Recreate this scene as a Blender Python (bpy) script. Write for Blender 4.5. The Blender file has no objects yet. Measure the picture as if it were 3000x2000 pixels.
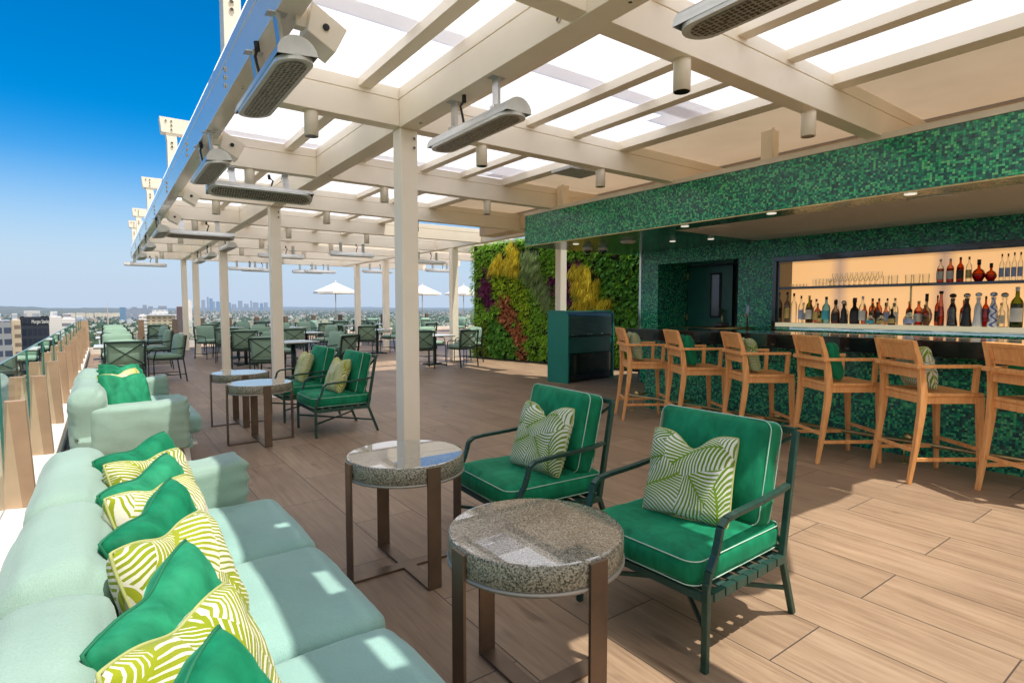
import bpy, bmesh, math, random
from mathutils import Vector, Matrix, Euler, noise
random.seed(11)
S = bpy.context.scene
COL = S.collection
PI = math.pi
rad = math.radians

# ------------------------------------------------------------------ materials
class NT:
    """small node-graph helper"""
    def __init__(s, name):
        s.m = bpy.data.materials.new(name); s.m.use_nodes = True
        s.t = s.m.node_tree; s.n = s.t.nodes; s.l = s.t.links
        s.b = s.n['Principled BSDF']; s.out = s.n['Material Output']
    def node(s, typ, **kw):
        n = s.n.new(typ)
        for k, v in kw.items():
            setattr(n, k, v)
        return n
    def put(s, sock, v):
        if isinstance(v, bpy.types.NodeSocket): s.l.new(v, sock)
        else: sock.default_value = v
    def math(s, op, a, b=None, c=None):
        n = s.node('ShaderNodeMath', operation=op)
        s.put(n.inputs[0], a)
        if b is not None: s.put(n.inputs[1], b)
        if c is not None: s.put(n.inputs[2], c)
        return n.outputs[0]
    def vmath(s, op, a, b=None, scale=None):
        n = s.node('ShaderNodeVectorMath', operation=op)
        s.put(n.inputs[0], a)
        if b is not None: s.put(n.inputs[1], b)
        if scale is not None: s.put(n.inputs['Scale'], scale)
        return n.outputs['Value'] if op in ('LENGTH', 'DOT_PRODUCT', 'DISTANCE') else n.outputs[0]
    def coord(s, kind='Object'):
        return s.node('ShaderNodeTexCoord').outputs[kind]
    def map(s, v, scale=(1, 1, 1), loc=(0, 0, 0), rot=(0, 0, 0)):
        n = s.node('ShaderNodeMapping'); s.put(n.inputs['Vector'], v)
        n.inputs['Scale'].default_value = scale; n.inputs['Location'].default_value = loc
        n.inputs['Rotation'].default_value = rot
        return n.outputs[0]
    def sep(s, v):
        n = s.node('ShaderNodeSeparateXYZ'); s.put(n.inputs[0], v); return n.outputs
    def comb(s, x, y, z=0.0):
        n = s.node('ShaderNodeCombineXYZ')
        for i, v in enumerate((x, y, z)): s.put(n.inputs[i], v)
        return n.outputs[0]
    def noise(s, v, scale=5, detail=4, rough=.55, dist=0.0):
        n = s.node('ShaderNodeTexNoise'); s.put(n.inputs['Vector'], v)
        n.inputs['Scale'].default_value = scale; n.inputs['Detail'].default_value = detail
        n.inputs['Roughness'].default_value = rough; n.inputs['Distortion'].default_value = dist
        return n.outputs['Fac']
    def ramp(s, f, stops, interp='LINEAR'):
        n = s.node('ShaderNodeValToRGB'); s.put(n.inputs[0], f)
        cr = n.color_ramp; cr.interpolation = interp
        while len(cr.elements) < len(stops): cr.elements.new(.5)
        for e, (p, c) in zip(cr.elements, stops):
            e.position = p; e.color = (*c, 1) if len(c) == 3 else c
        return n.outputs[0]
    def mix(s, f, a, b, mode='MIX'):
        n = s.node('ShaderNodeMix', data_type='RGBA', blend_type=mode)
        s.put(n.inputs[0], f)
        s.put(n.inputs[6], a if not isinstance(a, tuple) else (*a, 1))
        s.put(n.inputs[7], b if not isinstance(b, tuple) else (*b, 1))
        return n.outputs[2]
    def bump(s, h, strength=.3, dist=.01):
        n = s.node('ShaderNodeBump'); s.put(n.inputs['Height'], h)
        n.inputs['Strength'].default_value = strength; n.inputs['Distance'].default_value = dist
        s.l.new(n.outputs[0], s.b.inputs['Normal'])
    def set(s, **kw):
        for k, v in kw.items():
            k = {'color': 'Base Color', 'rough': 'Roughness', 'metal': 'Metallic', 'sheen': 'Sheen Weight',
                 'srough': 'Sheen Roughness', 'stint': 'Sheen Tint',
                 'coat': 'Coat Weight', 'crough': 'Coat Roughness', 'ior': 'IOR', 'spec': 'Specular IOR Level',
                 'emit': 'Emission Color', 'estr': 'Emission Strength', 'trans': 'Transmission Weight', 'alpha': 'Alpha'}[k]
            sk = s.b.inputs[k]
            if isinstance(v, tuple) and len(v) == 3 and sk.type == 'RGBA': v = (*v, 1)
            s.put(sk, v)
        return s

M = {}
def simple(name, c, rough=.5, metal=0., var=.12, scale=8, bump=0., bscale=60, **kw):
    g = NT(name); v = g.coord()
    f = g.noise(v, scale, 5)
    lo = tuple(x * (1 - var) for x in c); hi = tuple(min(1, x * (1 + var)) for x in c)
    g.set(color=g.ramp(f, [(.3, lo), (.7, hi)]), metal=metal, **kw)
    g.set(rough=g.math('MULTIPLY_ADD', g.noise(v, scale * 1.7, 3), rough * .35, rough * .82))
    if bump: g.bump(g.noise(v, bscale, 3), bump, .004)
    M[name] = g.m
    return g.m

simple('pergola_paint', (.88, .80, .665), .42, var=.035, scale=2.2, bump=.05, bscale=25)
simple('pergola_gloss', (.80, .74, .64), .30, var=.03, scale=2.2, coat=1.0, crough=.06)
simple('white_paint', (.80, .78, .74), .45, var=.05)
simple('tan_stucco', (.70, .57, .42), .9, var=.06, scale=3, bump=.25, bscale=90)
simple('curb_stone', (.74, .69, .62), .8, var=.10, scale=5, bump=.2)
simple('black_metal', (.014, .035, .03), .42, .3, var=.2)
simple('green_metal', (.028, .075, .058), .36, .35, var=.25, scale=10, bump=.03)
simple('bolt_steel', (.10, .09, .08), .4, .8)
simple('galv_steel', (.55, .56, .55), .32, .85, var=.1)
simple('heater_grey', (.66, .67, .65), .34, .35, var=.08)
simple('bronze', (.17, .12, .085), .38, .75, var=.18, scale=5)
simple('brass', (.55, .42, .2), .3, 1., var=.1)
simple('steel_trim', (.6, .6, .58), .25, 1., var=.08)
simple('teal_paint', (.010, .20, .150), .32, var=.07, scale=3)
simple('teal_shutter', (.12, .19, .19), .24, .55, var=.1)
simple('black_gloss', (.008, .009, .010), .12, var=.1, coat=.6, crough=.05)
simple('black_matte', (.006, .008, .009), .6)
simple('grey_plastic', (.45, .45, .43), .45)
simple('white_plastic', (.72, .70, .66), .4)
simple('door_teal', (.008, .11, .09), .35, var=.08)
simple('dark_glass', (.02, .022, .022), .08, spec=.8)
simple('ivory_stone', (.86, .76, .50), .35, var=.06)
simple('ceiling_cream', (.82, .80, .74), .85, var=.04, scale=14, bump=.3, bscale=160)
simple('cream_marble', (.72, .68, .58), .2, var=.08, scale=3)
simple('canvas_white', (.86, .85, .82), .8, var=.03)
simple('piping_white', (.42, .60, .49), .8)
simple('fin_wood', (.40, .262, .165), .55, var=.14, scale=4)
simple('fin_lit', (.60, .43, .28), .55, var=.10, scale=4)  # same wood, lightened to paint skylight on the narrow facet
simple('fin_shaded', (.10, .07, .05), .6, var=.14, scale=4)  # same wood with shade put into its colour, for the far fins
simple('piping_green', (.006, .15, .068), .7)
simple('piping_lime', (.42, .44, .16), .8)
simple('strap', (.022, .065, .05), .7)
simple('table_white', (.66, .66, .63), .22, var=.06, scale=12)
simple('soil', (.02, .03, .012), .95)

def velvet(name, lo, hi, sheen):
    g = NT(name); v = g.coord()
    f = g.noise(g.map(v, (1.6, 1.6, .7)), 3.4, 4, .6, .6); f2 = g.noise(g.map(v, (1, 1, .35)), 22, 3)
    fac = g.math('ADD', g.math('MULTIPLY', f, .6), g.math('MULTIPLY', f2, .4))
    g.set(color=g.ramp(fac, [(.24, lo), (.74, hi)]), rough=.72, sheen=.6, srough=.28, spec=.2)
    g.set(stint=sheen)
    g.bump(g.math('ADD', g.math('MULTIPLY', g.noise(v, 260, 2), .3), g.math('MULTIPLY', g.noise(v, 11, 3), 1.4)), .32, .006)
    M[name] = g.m
velvet('emerald_velvet', (.0, .07, .030), (.009, .29, .135), (.22, .95, .55))
velvet('emerald_bright', (.002, .10, .045), (.03, .37, .18), (.3, 1., .6))

def weave(name, c, scale=170):
    g = NT(name); v = g.coord(); x, y, z = g.sep(v)[:3]
    def st(a, k): return g.math('SINE', g.math('MULTIPLY', a, k))
    w = g.math('MULTIPLY', g.math('MULTIPLY', st(x, scale * 6), st(y, scale * 6)), st(z, scale * 6))
    w2 = g.noise(v, 210, 2)
    f = g.math('ADD', g.noise(v, 2.5, 4), g.math('ADD', g.math('MULTIPLY', g.math('SUBTRACT', w2, .5), .6), g.math('MULTIPLY', w, .12)))
    g.set(color=g.ramp(f, [(.25, tuple(k * .86 for k in c)), (.75, tuple(k * 1.09 for k in c))]), rough=.9, sheen=.25, spec=.15)
    g.bump(g.math('ADD', g.math('MULTIPLY', w, .3), g.math('ADD', w2, g.math('MULTIPLY', g.noise(v, 9, 3), 3.0))), .3, .004)
    M[name] = g.m
weave('mint_fabric', (.295, .425, .35))
weave('mint_seat', (.29, .475, .42))
weave('sage_fabric', (.255, .395, .30))

def palm(name, leaf, leaf2, ground, cover=-.62):
    g = NT(name); x, y, z = g.sep(g.coord())[:3]
    rnd = g.node('ShaderNodeObjectInfo').outputs['Random']
    off = g.math('MULTIPLY', rnd, 17.0)
    sx = g.math('MULTIPLY_ADD', x, 4.6, off); sz = g.math('MULTIPLY', z, 4.6)
    vec = g.comb(sx, sz, 0.0)
    wob = g.node('ShaderNodeTexNoise'); g.put(wob.inputs['Vector'], vec); wob.inputs['Scale'].default_value = 1.3
    vec = g.vmath('ADD', vec, g.vmath('SCALE', g.vmath('SUBTRACT', wob.outputs['Color'], (.5, .5, .5)), scale=.16))
    vo = g.node('ShaderNodeTexVoronoi', voronoi_dimensions='2D'); g.put(vo.inputs['Vector'], vec); vo.inputs['Scale'].default_value = 1.0
    loc = g.vmath('SUBTRACT', vec, vo.outputs['Position'])
    lx, ly, _ = g.sep(loc)[:3]
    r = g.sep(vo.outputs['Color'])
    ang = g.math('MULTIPLY', r[0], 6.283)
    c, s_ = g.math('COSINE', ang), g.math('SINE', ang)
    u = g.math('ADD', g.math('MULTIPLY', lx, c), g.math('MULTIPLY', ly, s_))
    v = g.math('SUBTRACT', g.math('MULTIPLY', ly, c), g.math('MULTIPLY', lx, s_))
    u = g.math('ADD', u, g.math('MULTIPLY', g.math('MULTIPLY', v, v), .35))
    au = g.math('ABSOLUTE', u)
    t = g.math('SUBTRACT', v, g.math('ADD', g.math('MULTIPLY', au, 1.25), g.math('MULTIPLY', g.math('MULTIPLY', au, au), -.75)))
    st = g.math('SINE', g.math('MULTIPLY', t, 74.0))
    taper = g.math('MULTIPLY_ADD', au, 1.9, cover)
    leafm = g.math('GREATER_THAN', st, taper)
    rach = g.math('LESS_THAN', au, .020)
    mk = g.math('MAXIMUM', leafm, rach)
    lc = g.mix(r[1], leaf, leaf2)
    g.set(color=g.mix(mk, ground, lc), rough=.85, sheen=.15, spec=.15)
    g.bump(g.math('ADD', g.noise(g.coord(), 300, 2), g.math('MULTIPLY', g.noise(g.coord(), 10, 3), 4.0)), .3, .004)
    M[name] = g.m
palm('palm_print_lime', (.245, .30, .010), (.33, .36, .016), (.74, .69, .56), -.72)
palm('palm_print_green', (.09, .20, .016), (.17, .27, .02), (.60, .62, .56), -.66)

def deck():
    g = NT('deck_tile'); v = g.coord(); x, y, z = g.sep(v)[:3]
    uv = g.comb(g.math('ADD', y, .03), g.math('SUBTRACT', x, .06))
    br = g.node('ShaderNodeTexBrick', offset=.5, offset_frequency=2, squash=1.0)
    g.put(br.inputs['Vector'], uv)
    for k, val in (('Scale', 1.0), ('Mortar Size', .0032), ('Mortar Smooth', .1), ('Bias', 0.0), ('Brick Width', 1.2), ('Row Height', .4165)):
        br.inputs[k].default_value = val
    br.inputs['Color1'].default_value = (0, 0, 0, 1); br.inputs['Color2'].default_value = (1, 1, 1, 1); br.inputs['Mortar'].default_value = (.5, .5, .5, 1)
    rnd = g.sep(br.outputs['Color'])[0]
    gv = g.comb(g.math('MULTIPLY', x, 13.0), g.math('MULTIPLY_ADD', y, .8, g.math('MULTIPLY', rnd, 37.0)), g.math('MULTIPLY', rnd, 11.0))
    grain = g.noise(gv, 1.6, 6, .62, 1.2)
    fine = g.noise(g.comb(g.math('MULTIPLY', x, 90.0), g.math('MULTIPLY', y, 3.0), rnd), 1.5, 3)
    broad = g.noise(g.comb(g.math('MULTIPLY', x, 2.6), y, g.math('MULTIPLY', rnd, 5.0)), 1.1, 3)
    f = g.math('ADD', g.math('MULTIPLY', grain, .62), g.math('ADD', g.math('MULTIPLY', fine, .16), g.math('MULTIPLY', broad, .24)))
    c = g.ramp(f, [(.30, (.165, .105, .064)), (.44, (.31, .205, .127)), (.55, (.395, .270, .170)), (.70, (.48, .345, .228))])
    c = g.mix(g.math('MULTIPLY', rnd, .38), c, (.20, .130, .082))
    st = g.noise(g.map(v, (.9, .7, 1)), 1.3, 5, .6); c = g.mix(g.math('MULTIPLY', g.ramp(st, [(.42, (0, 0, 0)), (.68, (1, 1, 1))]), .28), c, (.155, .105, .07))
    kn = g.noise(g.comb(g.math('MULTIPLY', x, 5.0), g.math('MULTIPLY_ADD', y, 1.6, g.math('MULTIPLY', rnd, 9.0)), rnd), 1.5, 2); c = g.mix(g.math('MULTIPLY', g.ramp(kn, [(.66, (0, 0, 0)), (.74, (1, 1, 1))]), .45), c, (.13, .078, .045))
    c = g.mix(br.outputs['Fac'], c, (.075, .054, .040))
    g.set(color=c, rough=g.math('MULTIPLY_ADD', grain, .30, .34), spec=.4)
    g.bump(g.math('SUBTRACT', g.math('MULTIPLY', f, .5), br.outputs['Fac']), .25, .004)
    M['deck_tile'] = g.m
deck()

def mosaic(name, stops, cell=.0205, rough=.16):
    g = NT(name); v = g.vmath('SCALE', g.coord(), scale=1 / cell)
    fl = g.vmath('FLOOR', v); fr = g.vmath('FRACTION', v)
    wn = g.node('ShaderNodeTexWhiteNoise', noise_dimensions='3D'); g.put(wn.inputs['Vector'], fl)
    big = g.noise(g.vmath('SCALE', fl, scale=.08), 1.0, 2)
    f = g.math('ADD', wn.outputs['Value'], g.math('MULTIPLY', g.math('SUBTRACT', big, .5), .35))
    c = g.ramp(f, stops)
    d = [g.math('ABSOLUTE', g.math('SUBTRACT', k, .5)) for k in g.sep(fr)[:3]]
    mx = g.math('MAXIMUM', d[0], g.math('MAXIMUM', d[1], d[2]))
    gr = g.math('GREATER_THAN', mx, .455)
    g.set(color=g.mix(gr, c, (.012, .03, .026)), rough=g.math('MULTIPLY_ADD', gr, .5, rough), coat=.25, crough=.1)
    nm = g.node('ShaderNodeTexWhiteNoise', noise_dimensions='3D'); g.put(nm.inputs['Vector'], g.vmath('ADD', fl, (7., 3., 9.)))
    geo = g.node('ShaderNodeNewGeometry')
    nn = g.vmath('ADD', geo.outputs['Normal'], g.vmath('SCALE', g.vmath('SUBTRACT', nm.outputs['Color'], (.5, .5, .5)), scale=.16))
    g.l.new(g.vmath('NORMALIZE', nn), g.b.inputs['Normal'])
    M[name] = g.m
MOS = [(0, (.004, .075, .08)), (.2, (.005, .12, .11)), (.42, (.008, .23, .16)), (.62, (.014, .39, .20)), (.80, (.035, .58, .25)), (.94, (.12, .68, .28)), (1, (.18, .68, .30))]
mosaic('green_mosaic', MOS)
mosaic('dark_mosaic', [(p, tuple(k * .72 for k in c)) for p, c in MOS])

def granite(name='granite', polished=True):
    g = NT(name); v = g.coord()
    a = g.noise(v, 130, 4, .7); vo = g.node('ShaderNodeTexVoronoi'); g.put(vo.inputs['Vector'], v); vo.inputs['Scale'].default_value = 210
    r = g.sep(vo.outputs['Color'])[0]
    f = g.math('ADD', g.math('MULTIPLY', a, .75), g.math('MULTIPLY', r, .3))
    c = g.ramp(f, [(.36, (.03, .03, .024)), (.46, (.15, .14, .105)), (.56, (.27, .25, .19)), (.68, (.40, .365, .285)), (.8, (.52, .48, .38))])
    g.set(color=c, rough=.35, coat=.1, crough=.2)
    if polished: g.set(rough=.16, coat=1.0, crough=.01, spec=.6); g.b.inputs['Coat IOR'].default_value = 2.3
    M[name] = g.m
granite(); granite('granite_edge', False)
simple('satin_ring', (.36, .33, .29), .5, .6, var=.05)

def teak():
    g = NT('teak'); v = g.coord()
    f = g.noise(g.map(v, (26, 26, 2.2)), 1.6, 5, .6, .8)
    f2 = g.noise(v, 3, 2)
    c = g.ramp(g.math('ADD', g.math('MULTIPLY', f, .7), g.math('MULTIPLY', f2, .3)), [(.32, (.54, .225, .065)), (.5, (.74, .35, .12)), (.7, (.84, .46, .19))])
    g.set(color=c, rough=.46, spec=.4); g.bump(f, .15, .003)
    M['teak'] = g.m
teak()

def fabric_roof(name='roof_fabric', k=.74, tint=1.0):
    g = NT(name); v = g.coord()
    d = g.node('ShaderNodeBsdfDiffuse'); t = g.node('ShaderNodeBsdfTranslucent'); mx = g.node('ShaderNodeMixShader')
    f = g.noise(v, 6, 4); c = g.ramp(f, [(.3, (.90 * tint, .88 * tint, .885 * tint)), (.7, (.935 * tint, .915 * tint, .92 * tint))])
    for n in (d, t): g.l.new(c, n.inputs['Color'])
    mx.inputs[0].default_value = k
    g.l.new(d.outputs[0], mx.inputs[1]); g.l.new(t.outputs[0], mx.inputs[2]); g.l.new(mx.outputs[0], g.out.inputs['Surface'])
    M[name] = g.m
fabric_roof(); fabric_roof('roof_fabric_shadow', .52, .92)  # second version is denser, for imitated shadows on the roof fabric
def tan_canvas():  # lets light through to brighten the added eave
    g = NT('tan_canvas'); t = g.node('ShaderNodeBsdfTranslucent'); mx = g.node('ShaderNodeMixShader')
    c = g.ramp(g.noise(g.coord(), 1.2, 3), [(.3, (.385, .285, .18)), (.7, (.45, .335, .215))])
    g.set(color=c, rough=.9); g.l.new(c, t.inputs['Color']); mx.inputs[0].default_value = .55
    g.l.new(g.b.outputs[0], mx.inputs[1]); g.l.new(t.outputs[0], mx.inputs[2]); g.l.new(mx.outputs[0], g.out.inputs['Surface'])
    M['tan_canvas'] = g.m
tan_canvas()

def thin_glass(name, tint, refl=1.0, rough=.0):
    g = NT(name)
    tr = g.node('ShaderNodeBsdfTransparent'); gl = g.node('ShaderNodeBsdfGlossy'); fr = g.node('ShaderNodeFresnel'); mx = g.node('ShaderNodeMixShader')
    tr.inputs[0].default_value = (*tint, 1); gl.inputs['Roughness'].default_value = rough; gl.inputs['Color'].default_value = (.95, 1, .97, 1)
    fr.inputs['IOR'].default_value = 1.5
    g.l.new(g.math('MULTIPLY', fr.outputs[0], refl), mx.inputs[0])
    g.l.new(tr.outputs[0], mx.inputs[1]); g.l.new(gl.outputs[0], mx.inputs[2]); g.l.new(mx.outputs[0], g.out.inputs['Surface'])
    M[name] = g.m
thin_glass('rail_glass', (.86, .95, .91), 1.5)
thin_glass('clear_glass', (.95, .96, .95), .8)
thin_glass('blue_glass', (.35, .62, .80), .8)
thin_glass('smoke_glass', (.58, .56, .55), .8)
thin_glass('amber_glass', (.62, .22, .05), .8)
thin_glass('olive_glass', (.35, .42, .12), .8)
thin_glass('rose_glass', (.80, .45, .32), .8)
simple('glass_edge', (.03, .16, .13), .15)
simple('label_white', (.85, .83, .78), .6)
simple('label_blue', (.42, .52, .80), .5)
simple('label_teal', (.08, .55, .70), .5)
simple('label_dark', (.03, .03, .035), .5)
simple('label_gold', (.70, .50, .16), .4, .1)
simple('cap_black', (.012, .012, .014), .35)
simple('ceramic_white', (.85, .87, .92), .2, coat=.4)
simple('ceramic_black', (.012, .012, .014), .14, coat=.5)
def ceramic_blue():
    g = NT('ceramic_blue'); x, y, z = g.sep(g.coord())[:3]
    a = g.math('ARCTAN2', y, x)
    p = g.math('SINE', g.math('ADD', g.math('MULTIPLY', a, 4.0), g.math('MULTIPLY', g.math('SINE', g.math('MULTIPLY', z, 60.0)), 2.2)))
    k = g.math('GREATER_THAN', p, .35)
    g.set(color=g.mix(k, (.88, .90, .95), (.08, .14, .50)), rough=.18, coat=.4); M['ceramic_blue'] = g.m
ceramic_blue()

def glow():
    g = NT('backlit_panel'); y = g.sep(g.coord())[1]; z = g.sep(g.coord())[2]
    st = g.math('ABSOLUTE', g.math('SUBTRACT', g.math('FRACT', g.math('MULTIPLY', g.math('ADD', y, .53), .8)), .5))
    band = g.math('SMOOTH_MIN', g.math('MULTIPLY', st, 9.0), 1.0, .2)
    c = g.mix(band, (.42, .25, .18), (1.0, .53, .20))
    c = g.mix(g.math('MULTIPLY', g.noise(g.coord(), 1.4, 2), .35), c, (1.0, .64, .34))
    g.set(color=(.6, .42, .28), emit=c, estr=.88, rough=.6); M['backlit_panel'] = g.m
glow()

def lens(name, c, e):
    g = NT(name); g.set(color=c, emit=c, estr=e, rough=.5); M[name] = g.m
lens('sill_glow', (.85, .75, .50), .42)  # cream sill with a slight glow added to brighten it
lens('lit_diffuser', (.9, .82, .68), .9)

def grille():
    g = NT('heater_grille'); v = g.vmath('SCALE', g.coord(), scale=38.0)
    vo = g.node('ShaderNodeTexVoronoi', feature='F1'); g.put(vo.inputs['Vector'], v); vo.inputs['Scale'].default_value = 1; vo.inputs['Randomness'].default_value = .25
    hole = g.math('LESS_THAN', vo.outputs['Distance'], .42)
    f = g.noise(g.coord(), 9, 3)
    g.set(color=g.mix(hole, (.42, .42, .38), g.ramp(f, [(.35, (.02, .018, .012)), (.65, (.16, .13, .09))])), metal=.5, rough=.4)
    M['heater_grille'] = g.m
grille()

def leafmat(name, lo, hi, tr=.35):
    g = NT(name); geo = g.node('ShaderNodeNewGeometry')
    f = g.math('ADD', g.math('MULTIPLY', geo.outputs['Random Per Island'], .6), g.math('MULTIPLY', g.noise(g.coord(), 5.0, 3), .4))
    c = g.ramp(f, [(.15, lo), (.85, hi)])
    g.set(color=c, rough=.5, spec=.3)
    t = g.node('ShaderNodeBsdfTranslucent'); g.l.new(c, t.inputs['Color'])
    mx = g.node('ShaderNodeMixShader'); mx.inputs[0].default_value = tr
    g.l.new(g.b.outputs[0], mx.inputs[1]); g.l.new(t.outputs[0], mx.inputs[2]); g.l.new(mx.outputs[0], g.out.inputs['Surface'])
    M[name] = g.m
leafmat('leaf_fern', (0.148, 0.368, 0.030), (0.540, 0.884, 0.099))
leafmat('leaf_dark', (0.073, 0.271, 0.044), (0.321, 0.712, 0.123))
leafmat('leaf_moss', (0.161, 0.263, 0.021), (0.403, 0.504, 0.040))
leafmat('leaf_lime', (0.283, 0.492, 0.028), (0.756, 0.908, 0.076))
leafmat('leaf_yellow', (0.561, 0.415, 0.015), (0.950, 0.805, 0.061))
leafmat('leaf_purple', (0.123, 0.020, 0.099), (0.468, 0.073, 0.271))
leafmat('leaf_rust', (0.390, 0.146, 0.061), (0.805, 0.378, 0.183))
leafmat('leaf_sage', (.15, .24, .07), (.38, .47, .19))

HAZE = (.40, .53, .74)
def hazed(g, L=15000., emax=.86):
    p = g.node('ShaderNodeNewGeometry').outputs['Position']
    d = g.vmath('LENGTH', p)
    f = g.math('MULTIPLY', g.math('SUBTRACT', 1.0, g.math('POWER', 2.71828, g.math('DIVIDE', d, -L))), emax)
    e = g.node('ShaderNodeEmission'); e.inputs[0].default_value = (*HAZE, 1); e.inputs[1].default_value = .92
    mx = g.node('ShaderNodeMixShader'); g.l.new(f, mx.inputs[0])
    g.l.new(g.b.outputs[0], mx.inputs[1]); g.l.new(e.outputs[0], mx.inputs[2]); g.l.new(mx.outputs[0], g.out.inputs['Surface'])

def facade(name, wall, glass, fh=3.6, ww=3.0, hr=.5, wr=.6, rough=.25):
    g = NT(name); x, y, z = g.sep(g.coord())[:3]
    nx, ny, nz = g.sep(g.node('ShaderNodeNewGeometry').outputs['Normal'])[:3]
    h = g.math('ADD', x, y)
    a = g.math('LESS_THAN', g.math('FRACT', g.math('DIVIDE', z, fh)), hr)
    b = g.math('LESS_THAN', g.math('FRACT', g.math('DIVIDE', h, ww)), wr)
    side = g.math('LESS_THAN', g.math('ABSOLUTE', nz), .5)
    k = g.math('MULTIPLY', g.math('MULTIPLY', a, b), side)
    f = g.noise(g.coord(), .05, 2)
    w = g.ramp(f, [(.3, tuple(q * .9 for q in wall)), (.7, tuple(min(1, q * 1.08) for q in wall))])
    gl = g.mix(g.noise(g.coord(), .3, 1), glass, tuple(min(1, q * 2.2) for q in glass))
    g.set(color=g.mix(k, w, gl), rough=g.math('MULTIPLY_ADD', k, rough - .8, .8))
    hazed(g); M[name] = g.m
facade('facade_grey', (.30, .31, .34), (.03, .04, .07), 3.9, 2.6, .52, .82)
facade('facade_dark', (.022, .028, .045), (.006, .010, .02), 4.0, 1.6, .72, .86)
facade('facade_white', (.78, .74, .72), (.14, .14, .16), 4.2, 5.0, .34, .78)
facade('facade_plain', (.80, .76, .74), (.55, .52, .52), 4.2, 30., .1, .8)
facade('facade_tan', (.62, .50, .36), (.15, .11, .08), 3.1, 4.5, .45, .6)
facade('facade_cream', (.72, .64, .48), (.30, .25, .20), 3.2, 4.0, .4, .5)
facade('facade_brown', (.13, .07, .07), (.05, .03, .04), 4.0, 3.0, .5, .7)
facade('facade_blue', (.14, .26, .40), (.06, .14, .26), 4.0, 3.0, .6, .8)
facade('facade_pale', (.62, .62, .62), (.25, .28, .33), 3.5, 4.0, .4, .6)
facade('facade_pink', (.58, .45, .38), (.20, .17, .16), 3.5, 4.0, .4, .6)
facade('facade_slate', (.30, .33, .40), (.12, .16, .24), 4.0, 4.0, .5, .7)
def hazemat(name, lo, hi, scale, rough=.9):
    g = NT(name)
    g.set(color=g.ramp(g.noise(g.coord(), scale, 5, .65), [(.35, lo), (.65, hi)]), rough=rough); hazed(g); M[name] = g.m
hazemat('hill', (.05, .075, .045), (.16, .15, .11), .004)
hazemat('far_leaf', (.018, .045, .014), (.06, .10, .03), .02)
hazemat('far_roof', (.45, .36, .30), (.75, .72, .70), .01)
hazemat('far_roof_red', (.36, .18, .12), (.60, .46, .36), .01)
def cityground():
    g = NT('city_ground'); v = g.coord()
    vo = g.node('ShaderNodeTexVoronoi'); g.put(vo.inputs['Vector'], v); vo.inputs['Scale'].default_value = .035
    r = g.sep(vo.outputs['Color'])[0]
    c = g.ramp(r, [(0, (.025, .055, .016)), (.55, (.04, .075, .025)), (.72, (.16, .15, .13)), (.84, (.45, .42, .38)), (.94, (.7, .66, .6))], 'CONSTANT')
    big = g.noise(v, .0012, 4)
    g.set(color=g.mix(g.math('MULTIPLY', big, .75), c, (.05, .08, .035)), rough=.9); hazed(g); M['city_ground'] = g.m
cityground()

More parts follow.
